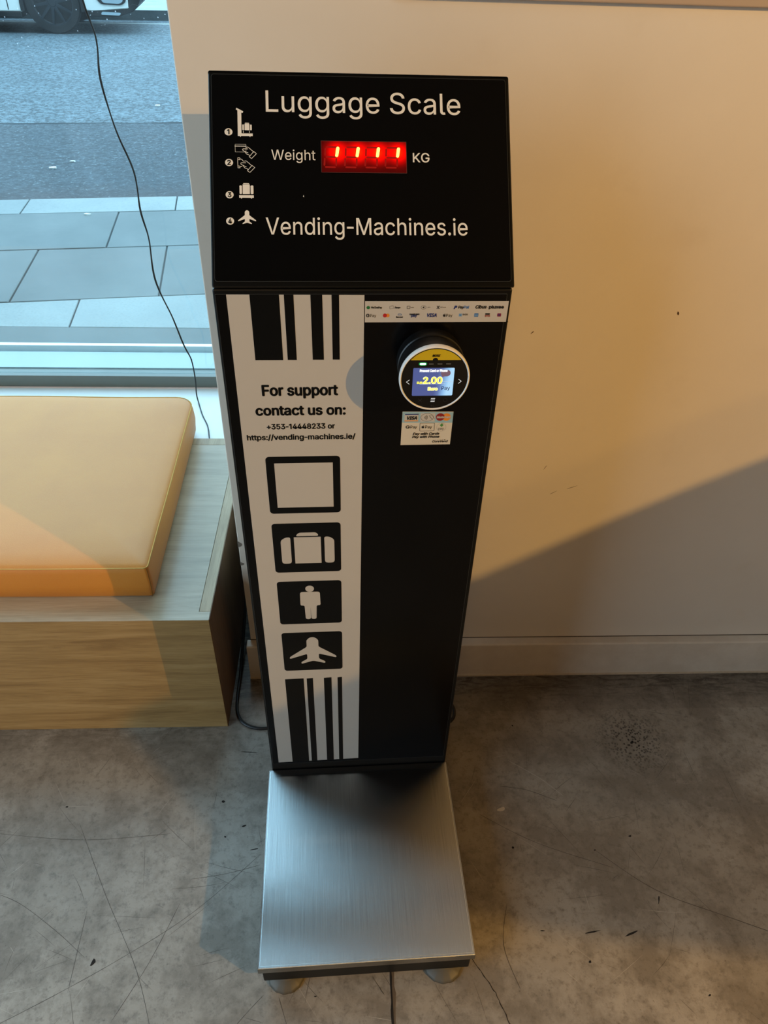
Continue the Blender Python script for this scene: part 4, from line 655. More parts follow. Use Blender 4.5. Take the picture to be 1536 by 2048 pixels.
for x in DX:
    o = x - 8.0
    S = [seg(o-7.4, 188.4, o+7.8, 188.2, 2.2), seg(o-8.2, 175, o+6.6, 174.8, 2.2), seg(o-9.4, 161.4, o+5.6, 161.2, 2.2),
         seg(o-8.0, 187.2, o-8.6, 176.2, 2.2), seg(o-9.0, 173.8, o-9.8, 162.6, 2.2), seg(o+6.3, 173.8, o+5.9, 162.6, 2.2)]
    flat('unlit_segment', S, HEAD, HO+0.0004, M_GHOST, dw)
    cx = x
    flat('lit_segment', [roundpoly([(cx-3.2, 175.4), (cx-0.2, 175.0), (cx+0.8, 176.4), (cx+2.6, 187), (cx+1.6, 188.6), (cx-0.6, 188.4), (cx-1.6, 187)], 1.4)], HEAD, HO+0.0008, M_LIT, dw)

# front film with the white printed strip
ff = flat('front_film', [rr(-197, 123.6, 193.5, 1227, 1.0)], FACE, 0.0, M_EDGE, K, 0.0003)
flat('film_face', [rr(-196.4, 124.2, 192.9, 1226.4, 1.0)], FACE, 0.0006, M_FILM, ff, 0.00005)
WO = 0.0007
ws = flat('white_strip', [[(-183.5, 129.5), (-3.0, 132.5), (-0.2, 1225.5), (-182.3, 1226.5)]], FACE, WO, M_WPRINT, K, 0.00008)
W1 = WO + 0.00017
for a, b_ in ((-152, -113.3), (-107, -94.3), (-72, -56.3), (-44, -34)):
    flat('barcode_bar', [[(a, 1131.5), (b_, 1131.3), (b_, 1226.6), (a, 1226.6)]], FACE, W1, M_KPRINT, ws, 0.00005)
for a, b_ in ((-152, -114.6), (-108.6, -96), (-74, -58.6), (-46.4, -37.4)):
    flat('barcode_bar', [[(a, 129.2), (b_, 130.4), (b_, 426.4), (a, 425.4)]], FACE, W1, M_KPRINT, ws, 0.00005)
def wl(name, *a, **k): return text(name, a[0], a[1], a[2], a[3], a[4], FACE, W1, M_KPRINT, ws, **k)
wl('lettering', 'For support', -146, 1075, -38, 16.6, bold=1.05)
wl('lettering', 'contact us on:', -158, 1042, -27, 15.6, bold=1.0)
wl('lettering', '+353-14448233 or', -144, 1017.6, -43, 8.8, bold=0.5)
wl('lettering', 'https://vending-machines.ie/', -175, 998.6, -12, 8.9, bold=0.5)
t0 = flat('icon_tile', [rr(-151, 854.5, -35.4, 967.5, 6)], FACE, W1, M_KPRINT, ws, 0.00005)
flat('blank_square', [rr(-138, 867, -47, 955)], FACE, W1+0.00015, M_WPRINT, ws, 0.00005)
for y0, y1 in ((721.2, 833), (587.6, 698.8), (452, 563.6)):
    flat('icon_tile', [rr(-151, y0, -36, y1, 6)], FACE, W1, M_KPRINT, ws, 0.00005)
W2 = W1 + 0.00015
flat('suitcase_icon', [roundpoly([(-138, 742.3), (-121.4, 742.3), (-121.4, 802.4), (-129, 802.4), (-138, 796)], 6), rr(-115.4, 742.3, -70, 802.4, 0.4),
                       roundpoly([(-64, 742.3), (-47.2, 742.3), (-47.2, 796), (-56, 802.4), (-64, 802.4)], 6),
                       roundpoly([(-112.6, 804.6), (-73, 804.6), (-77, 812.4), (-107, 812.4)], 4)], FACE, W2, M_WPRINT, ws, 0.00005)
flat('person_icon', [circ(-93.2, 679.5, 7.8, 24), roundpoly([(-111, 671.6), (-75.2, 671.6), (-74.6, 636.6), (-82, 636.6), (-83.2, 600.2), (-92.6, 600.2), (-93.0, 634), (-93.6, 600.2), (-103, 600.2), (-104, 636.8), (-111.4, 636.8)], 5)], FACE, W2, M_WPRINT, ws, 0.00005)
flat('plane_icon', [plane(-93.3, 508, 0.985, 1.0)], FACE, W2, M_WPRINT, ws, 0.00005)

# payment strip: two rows of card and wallet marks
ps = flat('payment_strip', [[(0.8, 1187), (196.6, 1187), (192.5+4.2, 1216.8), (0.8, 1217)]], FACE, WO, M_WPRINT, K, 0.0001)
P1 = WO + 0.00022
CM = {}
def ink(h):
    if h not in CM: CM[h] = mat('ink_' + {'#14161a': 'black', '#1f6b35': 'green', '#b02323': 'red', '#e0892c': 'orange', '#1c2f6b': 'navy', '#3f6fa8': 'blue', '#7b1f46': 'maroon', '#6d6a66': 'grey', '#7aa0c4': 'sky', '#e8c51d': 'yellow', '#8a1c1c': 'dark_red', '#d8ecf2': 'pale', '#4d8f45': 'leaf', '#2e3f73': 'indigo'}.get(h, 'other'), h, 0.45, var=0.03)
    return CM[h]
def pt(s, x0, y0, x1, cap, col='#14161a', **k): return text('lettering', s, x0, y0, x1, cap, FACE, P1, ink(col), ps, **k)
def pf(name, polys, col='#14161a', dz=0.0): return flat(name, polys, FACE, P1+dz, ink(col), ps, 0.00005)
def pk(name, lines, w, col='#14161a'): return strokes(name, lines, w, FACE, P1+0.00015, ink(col), ps)
y = 1206.4
pf('green_mark', [circ(5.2, y+1.7, 2.5, 20, 2.2)], '#1f6b35')
pt('WeChatPay', 9, y+0.5, 23.6, 2.6, bold=0.14)
pk('wallet_mark', [closed([(34.5, y-0.3), (39.6, y+0.3), (39.2, y+4.0), (34.2, y+3.4)]), [(35, y+3.5), (38.6, y+4.8)]], 0.35, '#6d6a66')
pt('Stampe', 40.8, y+0.6, 48.4, 2.4, bold=0.12, shear=0.2)
pf('square_mark', [rr(57.4, y-0.4, 62.2, y+4.0, 0.8), rr(58.3, y+0.5, 61.3, y+3.1, 0.3)], '#6d6a66')
pt('wide', 63, y+1.2, 67.2, 1.4, '#6d6a66')
pk('contactless_mark', [closed(circ(80.2, y+1.8, 3.5, 18, 2.6))], 0.3)
pf('contactless_mark', [[(78.6, y+1.8), (81.2, y+0.2), (81.2, y+3.4)]])
pt('NTt', 86.0, y+1.3, 89.4, 1.2, '#6d6a66')
pf('cross_mark', [[(97.8, y+3.9), (99.6, y+1.8), (97.8, y-0.3), (99.2, y-0.3), (100.1, y+1.0), (101.0, y-0.3), (102.6, y-0.3), (100.8, y+1.8), (102.6, y+3.9), (101.0, y+3.9), (100.1, y+2.6), (99.2, y+3.9)]])
pt('NPCards', 103.2, y+1.3, 111.0, 1.4, '#6d6a66')
pf('pay_mark', [roundpoly([(121.4, y-0.9), (122.9, y+4.2), (126.2, y+4.2), (126.6, y+2.0), (125.4, y+1.0), (123.7, y+1.0), (123.2, y-0.9)], 0.7)], '#1c2f6b')
pt('Pay', 127.8, y+0.2, 135, 3.6, '#14161a', bold=0.25, shear=0.2)
pt('Pal', 135.2, y+0.2, 142.4, 3.6, '#3f6fa8', bold=0.25, shear=0.2)
pt('Cibus', 151.4, y+0.2, 166.2, 4.3, bold=0.35, shear=0.22)
pf('dot', [circ(168.3, y+1.6, 0.35, 8)])
pt('pluxee', 170.4, y+0.2, 190.6, 4.0, bold=0.45)
y = 1194.8
pt('G', 2.6, y, 6.6, 4.2, bold=0.3); pt('Pay', 7.8, y, 16.0, 4.0)
pf('card_mark', [circ(28.0, y+2.0, 2.8, 22)], '#b02323'); pf('card_mark', [circ(31.8, y+2.0, 2.6, 22)], '#e0892c', -0.00004)
pk('round_mark', [closed(circ(48.2, y+3.1, 2.4, 16, 1.6)), [(46.4, y+3.6), (50.6, y+3.3)]], 0.4, '#3f6fa8')
pt('Bancent', 43.4, y-1.4, 52.6, 2.2, bold=0.15)
pt('SAMSUNG', 61.6, y+2.7, 75, 1.9, bold=0.15, shear=0.1); pt('pay', 64, y+0.1, 71.8, 3.8, '#1c2f6b', bold=0.3)
pt('VISA', 85.2, y, 98.8, 4.6, '#1c2f6b', bold=0.35, shear=0.2)
def apple(cx, cy, k): return [smoothpoly([(cx-1.9*k, cy+0.3*k), (cx-1.6*k, cy+1.5*k), (cx-0.7*k, cy+1.8*k), (cx, cy+1.5*k), (cx+0.8*k, cy+1.8*k), (cx+1.6*k, cy+1.4*k), (cx+1.2*k, cy+0.3*k), (cx+1.7*k, cy-0.6*k), (cx+0.9*k, cy-1.9*k), (cx, cy-1.6*k), (cx-0.9*k, cy-1.9*k), (cx-1.7*k, cy-0.9*k)], 3),
                              [(cx, cy+1.9*k), (cx+0.2*k, cy+2.8*k), (cx+0.9*k, cy+3.2*k), (cx+0.8*k, cy+2.3*k)]]
pf('apple_mark', apple(109.7, y+1.7, 1.0)); pt('Pay', 112.2, y, 120.8, 4.0)
pf('card_mark', [rr(129.6, y+0.2, 134, y+4.4, 0.5)], '#7aa0c4'); pf('card_mark', [rr(130.6, y+1.5, 133, y+3, 0.2)], '#3f6fa8', 0.0001)
pt('BHIM', 135.0, y+2.0, 141.8, 2.2, '#6d6a66', bold=0.15); 
pf('card_mark', [rr(151, y-0.2, 156.8, y+4.8, 0.4)], '#3f6fa8'); pf('card_mark', [rr(151.4, y+1.4, 156.4, y+2.8, 0.1)], '#7aa0c4', 0.0001)
pf('card_mark', [rr(166.2, y+2.6, 172.6, y+4.8, 0.2)], '#14161a'); pt('DTB', 166.2, y-0.1, 172.8, 2.2, '#8a1c1c', bold=0.2)
pf('card_mark', [rr(183, y-0.1, 188.4, y+4.6, 1.0)], '#7b1f46'); pf('card_mark', [circ(185.7, y+2.2, 1.2, 12)], '#1c2f6b', 0.0001)

# round card reader
CR = empty('card_reader'); CR.parent = K
M_RBODY = mat('reader_body', '#0a0a0b', 0.4, var=0.05)
M_RING = mat('white_ring', '#eceae6', 0.3, var=0.02)
M_RFACE = mat('reader_face', '#050607', 0.1, var=0.02)
cx_, cz_ = 0.0938, 1.1300
AX = (0, -1, 0)
lathe('collar', [(0.0, 0.0005), (0.0475, 0.0005), (0.0475, 0.019), (0.0462, 0.0205), (0.0, 0.0205)], (cx_, 0, cz_), AX, M_RBODY, CR)
lathe('reader_body', [(0.0, 0.0205), (0.0445, 0.0205), (0.0455, 0.023), (0.0480, 0.050), (0.0, 0.050)], (cx_, 0, cz_), AX, M_RBODY, CR)
rg = lathe('white_ring', [(0.0455, 0.0500), (0.0482, 0.0500), (0.0487, 0.0525), (0.0487, 0.0565), (0.0480, 0.0585), (0.0468, 0.0590), (0.0461, 0.0585), (0.0455, 0.0570)], (cx_, 0, cz_), AX, M_RING, CR, 96, closed=True)
lathe('face_glass', [(0.0, 0.0500), (0.0455, 0.0500), (0.0455, 0.0577), (0.0, 0.0577)], (cx_, 0, cz_), AX, M_RFACE, CR, 96)
RF = Frame((0, -0.0578, 0), (1, 0, 0), (0, 0, 1))
mx_, mz_ = cx_*1000, cz_*1000
a0 = math.asin((1158.6-mz_)/44.6)
arc = [(mx_ + 44.6*cos(w), mz_ + 44.6*sin(w)) for w in [a0 + (pi-2*a0)*k/30 for k in range(31)]]
notch = [(mx_-5.2+1.2, 1158.6)] + [(mx_-0.9 + 3.6*cos(w), 1158.6 + 3.4*sin(w)) for w in [pi - pi*k/8 for k in range(9)]]
brand = flat('yellow_plate', [arc + notch], RF, 0.0, mat('yellow_plate', '#c8ae1a', 0.4, var=0.03), CR, 0.0001)
RB = 0.0003
def rl(name, s, x0, y0, x1, cap, mt, **k): return text(name, s, x0, y0, x1, cap, RF, RB, mt, CR, **k)
rl('brand_lettering', 'NAYAX', 88.4, 1163.6, 98.4, 3.3, M_KPRINT, bold=0.2, shear=0.25)
lathe('camera_eye', [(0.0, 0), (0.0026, 0), (0.0022, 0.0008), (0.0, 0.0008)], (0.0929, -0.0578, 1.1586), AX, M_RFACE, CR, 20)
M_GREEN = mat('green_indicator', '#40ff70', 0.4, emit=(0.35, 1.0, 0.45), es=2.5)
M_DIM = mat('dim_indicator', '#5d6060', 0.4)
flat('indicator_halo', [rr(70.6, 1150.6, 82.2, 1155.4, 2.3)], RF, 0.0, mat('green_halo', '#02200a', 0.4, emit=(0.0, 0.16, 0.03), es=0.8), CR, 0.00005)
flat('lit_indicator', [rr(72.2, 1151.6, 80.6, 1154.4, 1.3)], RF, RB, M_GREEN, CR)
for x in (87.6, 99.4, 111.0): flat('dim_indicator', [rr(x-3.4, 1152.3, x+3.4, 1153.8, 0.7)], RF, RB, M_DIM, CR)
g = G('reader_screen'); v = g.tc.outputs['Object']; sx = g.node('ShaderNodeSeparateXYZ'); g.link(v, sx.inputs[0])
tt = g.math('DIVIDE', g.math('SUBTRACT', g.math('SUBTRACT', sx.outputs['X'], g.math('MULTIPLY', g.math('SUBTRACT', 1.126, sx.outputs['Z']), 0.35)), 0.0955), 0.018, True)
tt = g.math('DIVIDE', g.math('SUBTRACT', g.math('ADD', sx.outputs['X'], g.math('MULTIPLY', g.math('SUBTRACT', sx.outputs['Z'], 1.126), -0.15)), 0.096), 0.018, True)
c = g.ramp(tt, (0.0, '#4a568c'), (0.35, '#5f74a8'), (0.7, '#86b4e0'), (1.0, '#a9d4f2'))
g.link(c, g.b.inputs['Emission Color']); g.b.inputs['Emission Strength'].default_value = 0.95
g.b.inputs['Base Color'].default_value = (0.01, 0.01, 0.02, 1); g.b.inputs['Roughness'].default_value = 0.15
flat('screen', [rr(63.8, 1104.6, 120.2, 1147, 1.5)], RF, 0.0, g.M, CR)
def em(name, c, s=1.0): return mat(name, (0.02, 0.02, 0.02), 0.4, emit=c, es=s)
M_YT = em('yellow_text_light', '#f4ee52', 1.0); M_YG = em('text_outline_light', '#fdfbd0', 1.0); M_WT = em('white_text_light', '#ffffff', 1.0); M_DT = em('dark_text_light', '#1a2350', 1.0); M_BR = em('brown_spot_light', '#6b4f5c', 1.0)
flat('screen_graphic', [roundpoly([(104, 1133), (107, 1134.2), (112, 1134), (115.5, 1137.4), (114.5, 1142.4), (110.5, 1144.4), (106, 1143.6), (101, 1141)], 3)], RF, RB-0.00005, M_BR, CR, 0.00004)
rl('screen_text', 'Present Card or Phone', 73, 1141.2, 110.4, 3.6, M_WT, bold=0.32)
rl('screen_text', 'EUR', 70, 1123.3, 77.2, 3.0, M_YT, bold=0.3)
text('screen_text_outline', '2.00', 78.6, 1123.6, 104.2, 9.6, RF, RB-0.00003, M_YG, CR, bold=0.95)
text('screen_text', '2.00', 79.0, 1124.0, 103.8, 8.9, RF, RB+0.0002, M_YT, CR, bold=0.45)
strokes('screen_line', [[(74, 1122.6), (108.6, 1122.9)], [(106, 1126.2), (119, 1125.8)]], 0.5, RF, RB+0.0001, em('line_light', '#c8d4e8', 0.8), CR)
text('screen_text_outline', 'Euro', 85.8, 1113.0, 98.8, 4.6, RF, RB-0.00003, M_YG, CR, bold=0.75)
text('screen_text', 'Euro', 86, 1113.2, 98.6, 4.3, RF, RB+0.0002, M_YT, CR, bold=0.25)
rl('screen_text', 'Pay', 104.4, 1113.6, 116, 5.4, M_DT, bold=0.1)
M_KEY = em('key_light', '#e8e8e4', 0.9)
strokes('arrow_key', [[(59.2, 1129), (55.4, 1126), (59.2, 1122.8)]], 0.65, RF, 0.0001, M_KEY, CR)
strokes('arrow_key', [[(127.2, 1129.4), (131, 1126.4), (127.2, 1123.2)]], 0.65, RF, 0.0001, M_KEY, CR)
strokes('menu_key', [[(91.4, 1100), (96.2, 1100)], [(91.2, 1097.6), (96.0, 1097.6)], [(91.0, 1095.2), (95.8, 1095.2)]], 1.0, RF, 0.0001, M_KEY, CR)
M_DK = mat('unlit_key', '#2d2f31', 0.5)
strokes('unlit_key', [[(73.4, 1095), (78, 1099.6)], [(73.4, 1099.6), (78, 1095)], closed(circ(111, 1097.3, 2.7, 18)), [(92.6, 1089.8), (91.2, 1088.6), (92.6, 1087.4)], [(91.4, 1088.6), (94.6, 1088.6), (95.8, 1087.4), (95.8, 1085.9), (94.6, 1085), (91.4, 1085)]], 0.4, RF, 0.0001, M_DK, CR)

# payment sticker under the reader
stk = flat('payment_sticker', [[(58.2, 985.4), (135.4, 985.4), (136, 1044), (58.8, 1045)]], FACE, WO, mat('sticker_paper', '#cdc6b6', 0.5, var=0.03), K, 0.0001)
S1 = WO + 0.00022
def sf(name, polys, col, dz=0.0): return flat(name, polys, FACE, S1+dz, ink(col) if isinstance(col, str) else col, stk, 0.00005)
def stt(s, x0, y0, x1, cap, col='#14161a', dz=0.0001, **k): return text('lettering', s, x0, y0, x1, cap, FACE, S1+dz, ink(col), stk, **k)
def sk(name, L_, w, col='#14161a', dz=0.0003): return strokes(name, L_, w, FACE, S1+dz, ink(col), stk)
sf('blue_band', [[(58.9, 1026), (135.8, 1024.6), (135.9, 1043.2), (59.1, 1044.4)]], mat('band_blue', '#8fb3bf', 0.5, var=0.12, scale=60))
sf('card_field', [rr(62.2, 1028.2, 83.2, 1041.2)], M_WPRINT, 0.00012); sf('card_stripe', [rr(62.8, 1039.4, 83.2, 1041.2)], '#2e3f73', 0.00024); sf('card_stripe', [rr(62.2, 1028.2, 83, 1029.8)], '#e0892c', 0.00024)
stt('VISA', 65.2, 1031.4, 80.8, 5.4, dz=0.0003, bold=0.45, shear=0.2)
sf('card_field', [rr(86.2, 1027.2, 108.4, 1042)], M_WPRINT, 0.00012)
sk('contactless_mark', [closed(circ(96.4, 1034.8, 9.6, 26, 6.8))], 0.4)
for r_ in (1.6, 3.0, 4.4, 5.8): sk('contactless_wave', [[(91.2 + r_*cos(w), 1034.6 + r_*sin(w)) for w in (-0.75, -0.38, 0, 0.38, 0.75)]], 0.55)
sk('contactless_hand', [[(99.4, 1037.6), (101.8, 1035.4), (104.8, 1030.6)], [(99.4, 1037.4), (102.6, 1038.6), (105.6, 1035.6), (108.2, 1032)], [(100.2, 1036), (103, 1032.6)]], 0.5, '#6d6a66')
sf('card_mark', [circ(116.4, 1035, 6.6, 28)], '#8a1c1c', 0.00012); sf('card_mark', [circ(126.0, 1034.8, 6.5, 28)], '#e0892c', 0.00008)
text('lettering', 'MasterCard', 111.4, 1033.2, 131.2, 3.6, FACE, S1+0.0003, M_WPRINT, stk, bold=0.2, shear=0.15)
stt('G', 65, 1015.6, 70.6, 5.0, bold=0.3); stt('Pay', 72, 1015.6, 82, 4.9)
sk('mark_frame', [closed(rr(86.4, 1010.6, 108.6, 1024.6, 1.2))], 0.45)
sf('apple_mark', apple(91.2, 1017.4, 1.1), '#14161a', 0.0001); stt('Pay', 94.6, 1015.2, 105, 5.2)
sk('round_mark', [closed(circ(119.4, 1017, 7.2, 26))], 0.2, '#6d6a66'); sf('leaf_mark', [circ(118.4, 1020.6, 1.3, 10), circ(121.0, 1020.6, 1.3, 10), circ(119.7, 1022.3, 1.3, 10), circ(119.7, 1018.9, 1.2, 10)][:1], '#4d8f45', 0.0001)
for q in ((121.0, 1020.6), (119.7, 1022.2), (119.7, 1019.0)): sf('leaf_mark', [circ(q[0], q[1], 1.3, 10)], '#4d8f45', 0.0001)
stt('pay', 114.8, 1012.6, 123.6, 4.4, '#6d6a66')
stt('Pay with Cards', 76.4, 1003.6, 116.4, 4.1, bold=0.25, shear=0.3); stt('Pay with Phone', 75.6, 998.0, 117, 4.1, bold=0.25, shear=0.3)
stt('CoreVend', 107, 989.6, 130.6, 3.6, bold=0.2, shear=0.3)
for k, r_ in enumerate((0.25, 0.3, 0.4, 0.5, 0.6, 0.9)): sf('dot', [circ(112 + 2.9*k, 994.3, r_, 10)], '#14161a', 0.0001)

# weighing platform
g = G('brushed_steel'); v = g.mapping((260, 2.0, 60)); a = g.noise(v, 4, 3, 0.6); b_ = g.noise(g.mapping(), 3.5, 3, 0.5)
sc = g.noise(g.mapping((4, 60, 20)), 3, 4, 0.7, 1.5)
c = g.ramp(a, (0.3, '#9c9fa0'), (0.7, '#b2b5b6')); c = g.mix(g.ramp(sc, (0.66, 0.0), (0.76, 0.3)), c, '#7d8284')
g.link(c, g.b.inputs['Base Color']); g.b.inputs['Metallic'].default_value = 1.0
g.b.inputs['Roughness'].default_value = 0.25
g.b.inputs['Anisotropic'].default_value = 1.0
uv = g.node('ShaderNodeUVMap'); uv.uv_map = 'brush'; tg = g.node('ShaderNodeTangent'); tg.direction_type = 'UV_MAP'; tg.uv_map = 'brush'
g.link(tg.outputs[0], g.b.inputs['Tangent'])
bp = g.node('ShaderNodeBump'); bp.inputs['Strength'].default_value = 0.35; bp.inputs['Distance'].default_value = 0.003
g.link(b_, bp.inputs['Height']); g.link(bp.outputs[0], g.b.inputs['Normal'])
M_STEEL = g.M
bm = bmesh.new(); NX, NY = 20, 20
x0, x1, y0, y1, zt = -0.2055, 0.2005, -0.4080, -0.0025, 0.1000
vs = [[bm.verts.new((x0 + (x1-x0)*i/NX, y0 + (y1-y0)*j/NY, zt - 0.0007*math.sin(pi*i/NX)*math.sin(pi*j/NY))) for j in range(NY+1)] for i in range(NX+1)]
for i in range(NX):
    for j in range(NY):
        f_ = bm.faces.new((vs[i][j], vs[i+1][j], vs[i+1][j+1], vs[i][j+1])); f_.smooth = True
def skirt(ring):
    # rolled edge: out 1 mm and down, then the lip
    prev = ring
    cx0, cy0 = (x0+x1)/2, (y0+y1)/2
    for dx, dz in ((0.0010, -0.0005), (0.0016, -0.0016), (0.0016, -0.019), (0.0004, -0.019), (0.0004, -0.004)):
        cur = []
        for q in ring:
            sxn = 1 if q.co.x > x1-1e-6 else (-1 if q.co.x < x0+1e-6 else 0); syn = 1 if q.co.y > y1-1e-6 else (-1 if q.co.y < y0+1e-6 else 0)
            cur.append(bm.verts.new((q.co.x + sxn*dx, q.co.y + syn*dx, zt + dz)))
        for a_ in range(len(ring)):
            c_ = (a_+1) % len(ring); bm.faces.new((prev[a_], prev[c_], cur[c_], cur[a_]))
        prev = cur
ring = [vs[i][0] for i in range(NX)] + [vs[NX][j] for j in range(NY)] + [vs[NX-i][NY] for i in range(NX)] + [vs[0][NY-j] for j in range(NY)]
skirt(ring)
for a_ in range(len(ring)):
    e_ = bm.edges.get((ring[a_], ring[(a_+1) % len(ring)]))
    if e_: e_.smooth = False
pl_ = bmobj('weighing_plate', bm, M_STEEL, K)
uvl = pl_.data.uv_layers.new(name='brush')
for lp in pl_.data.loops:
    co = pl_.data.vertices[lp.vertex_index].co; uvl.data[lp.index].uv = (co.x, co.y + co.z)
M_LINE = mat('edge_crease', '#e9f3f5', 0.25, metal=1.0)
strokes('edge_crease', [[(x0*1000+2.5, y0*1000+4), (x0*1000+2.5, y1*1000-4)], [(x0*1000+2.5, y0*1000+3.2), (x1*1000-2.5, y0*1000+3.2)], [(x1*1000-2.5, y0*1000+4), (x1*1000-2.5, y1*1000-4)]], 0.5, Frame((0, 0, zt), (1, 0, 0), (0, 1, 0)), 0.0002, M_LINE, pl_)
M_SKIRT = mat('black_base', '#0d0e0e', 0.45, var=0.08, scale=40, spec=0.3)
base = box('platform_base', -0.201, 0.197, -0.4055, -0.004, 0.029, 0.0765, M_SKIRT, K, 0.003, 2)
box('base_flange', -0.197, 0.193, -0.4005, -0.006, 0.0765, 0.0845, M_BLACK, base)
box('side_bolt', 0.195, 0.199, -0.405, -0.400, 0.070, 0.075, M_LINE, base, 0.001)
M_FOOT = mat('grey_rubber_foot', '#55524a', 0.5, var=0.1, scale=60, bump=0.2)
def foot(x, y, r_):
    bm = bmesh.new(); N = 48; rows = []
    for rr_, z in ((0.0, 0.0), (r_, 0.0), (r_, 0.004), (r_*0.92, 0.008), (r_*0.5, 0.011), (r_*0.3, 0.015), (r_*0.3, 0.034), (0.0, 0.034)):
        rows.append([bm.verts.new((x + (rr_*(1+(0.02*sin(k*2*pi*14/N) if rr_ > r_*0.9 else 0)))*cos(2*pi*k/N), y + (rr_*(1+(0.02*sin(k*2*pi*14/N) if rr_ > r_*0.9 else 0)))*sin(2*pi*k/N), z)) for k in range(N)])
    for a_, b2 in zip(rows[:-1], rows[1:]):
        for k in range(N): bm.faces.new((a_[k], a_[(k+1) % N], b2[(k+1) % N], b2[k]))
    bmesh.ops.remove_doubles(bm, verts=bm.verts, dist=1e-6)
    return bmobj('foot', bm, M_FOOT, K, True)
foot(-0.160, -0.385, 0.036); foot(0.150, -0.383, 0.039); foot(-0.160, -0.05, 0.036); foot(0.150, -0.05, 0.036)
foot(-0.15, 0.14, 0.03); foot(0.15, 0.14, 0.03)

# ---------------------------------------------------------------- power cable and plug by the wall
M_CABLE = mat('black_cable', '#0c0c0d', 0.45, var=0.05)
cb = empty('power_cable', (-0.30, 1.12, 0)); tag(cb, 'black power cable looping from behind the wooden bench to the scale', 'cable')
def rel(pts, o): return [(p[0]-o[0], p[1]-o[1], p[2]-o[2]) for p in pts]
tube('cable', rel([(-0.295, 1.62, 0.20), (-0.299, 1.50, 0.13), (-0.3005, 1.36, 0.055), (-0.302, 1.26, 0.012), (-0.302, 1.20, 0.0050), (-0.297, 1.152, 0.0045), (-0.280, 1.120, 0.0045), (-0.250, 1.103, 0.0045), (-0.215, 1.101, 0.0045), (-0.15, 1.115, 0.0045), (-0.06, 1.14, 0.01)], (-0.30, 1.12, 0)), 0.0042, M_CABLE, cb, 12, 10)
loop = empty('mains_plug', (0.235, 1.135, 0)); tag(loop, 'black cord loop with a pale plug sticking out behind the scale at right', 'plug')
def mloc(x, y, z): return (BX + x*cos(BYAW) - y*sin(BYAW), BY + x*sin(BYAW) + y*cos(BYAW), z)
lp_ = [mloc(0.185, 0.215, 0.02), mloc(0.215, 0.222, 0.028), mloc(0.240, 0.215, 0.034), mloc(0.254, 0.195, 0.034), mloc(0.252, 0.172, 0.028), mloc(0.240, 0.160, 0.022)]
tube('cord', rel(lp_, (0.235, 1.135, 0)), 0.0042, M_CABLE, loop, 12, 8)
q0 = mloc(0.219, 0.158, 0.017)
bm = bmesh.new(); bmesh.ops.create_uvsphere(bm, u_segments=16, v_segments=10, radius=0.013)
for v_ in bm.verts: v_.co = Vector((v_.co.x*1.0 + q0[0]-0.235, v_.co.y*1.3 + q0[1]-1.135, v_.co.z*1.25 + q0[2]))
bmobj('plug_body', bm, mat('pale_plug', '#c79b76', 0.45, var=0.06), loop, True)
q1 = mloc(0.236, 0.158, 0.02)
box('clip', q1[0]-0.235-0.005, q1[0]-0.235+0.005, q1[1]-1.135-0.004, q1[1]-1.135+0.004, 0.014, 0.026, mat('clear_clip', '#8d8f90', 0.3), loop, 0.002)

# ---------------------------------------------------------------- bench
def oakmat(name, rot, c0, c1, c2, rough=0.35):
    g = G(name); v = g.mapping((1, 1, 1), rot=rot)
    mp = g.node('ShaderNodeMapping'); mp.inputs['Scale'].default_value = (1.1, 13, 13); g.link(v, mp.inputs[0])
    a = g.noise(mp.outputs[0], 2.2, 10, 0.68, 0.7)
    mp2 = g.node('ShaderNodeMapping'); mp2.inputs['Scale'].default_value = (4, 150, 150); g.link(v, mp2.inputs[0])
    b = g.noise(mp2.outputs[0], 3, 3, 0.6)
    c = g.ramp(a, (0.28, c0), (0.5, c1), (0.72, c2)); c = g.mix(g.ramp(b, (0.5, 0.0), (0.68, 0.6)), c, c0)
    g.link(c, g.b.inputs['Base Color']); g.b.inputs['Roughness'].default_value = rough; g.bump(b, 0.1, 0.0004); return g.M
M_OAK = oakmat('oak_laminate_front', (0, 0, 0), '#7d6038', '#a28352', '#b29565', 0.45)
M_OAKT = oakmat('oak_laminate_top_glare', (0, 0, 0), '#8f8068', '#ab9c82', '#baab92', 0.28)  # same oak, paled and greyed to carry the window glare on top
M_OAKE = oakmat('oak_edge', (0, 0, R(90)), '#8d7757', '#b09a78', '#bfab8a', 0.45)
M_OAKS = oakmat('oak_laminate_side_shade', (0, R(90), 0), '#6d4f35', '#7d5d40', '#8c6b4b', 0.45)  # same oak, darkened to carry the shade on the bench side
BN = empty('bench', (-1.2, 1.111, 0)); tag(BN, 'low oak laminate box bench under the window, beside the scale', 'bench')
bo = (-1.2, 1.111, 0)
XE = -0.3165; XI = -0.3415; YF = 1.111; YB = 1.848
def bbx(name, x0, x1, y0, y1, z0, z1, mt, bev=0.0008): return box(name, x0-bo[0], x1-bo[0], y0-bo[1], y1-bo[1], z0, z1, mt, BN, bev, 1)
bbx('front_panel', -3.0, XE, YF, YF+0.018, 0.001, 0.3984, M_OAK, 0.0)
tp = prism('top_panel', [(-3.0-bo[0], 0.0001), (XE-0.0002-bo[0], 0.0001), (XE-0.0002-bo[0], 0.0255), (XI-0.0006-bo[0], 0.0255), (XI-0.0006-bo[0], 1.8125-bo[1]), (-3.0-bo[0], 1.8125-bo[1])], 2, 0.3985, 0.4, M_OAKT, BN)
bbx('side_panel', XI, XE, YF+0.0262, YB, 0.001, 0.3998, M_OAKE)
bbx('side_veneer', XE+0.0001, XE+0.0011, YF+0.002, YB, 0.001, 0.3990, M_OAKS, 0.0)
bbx('back_rail', -3.0, XI-0.0008, 1.8132, YB, 0.2, 0.4, M_OAKE)

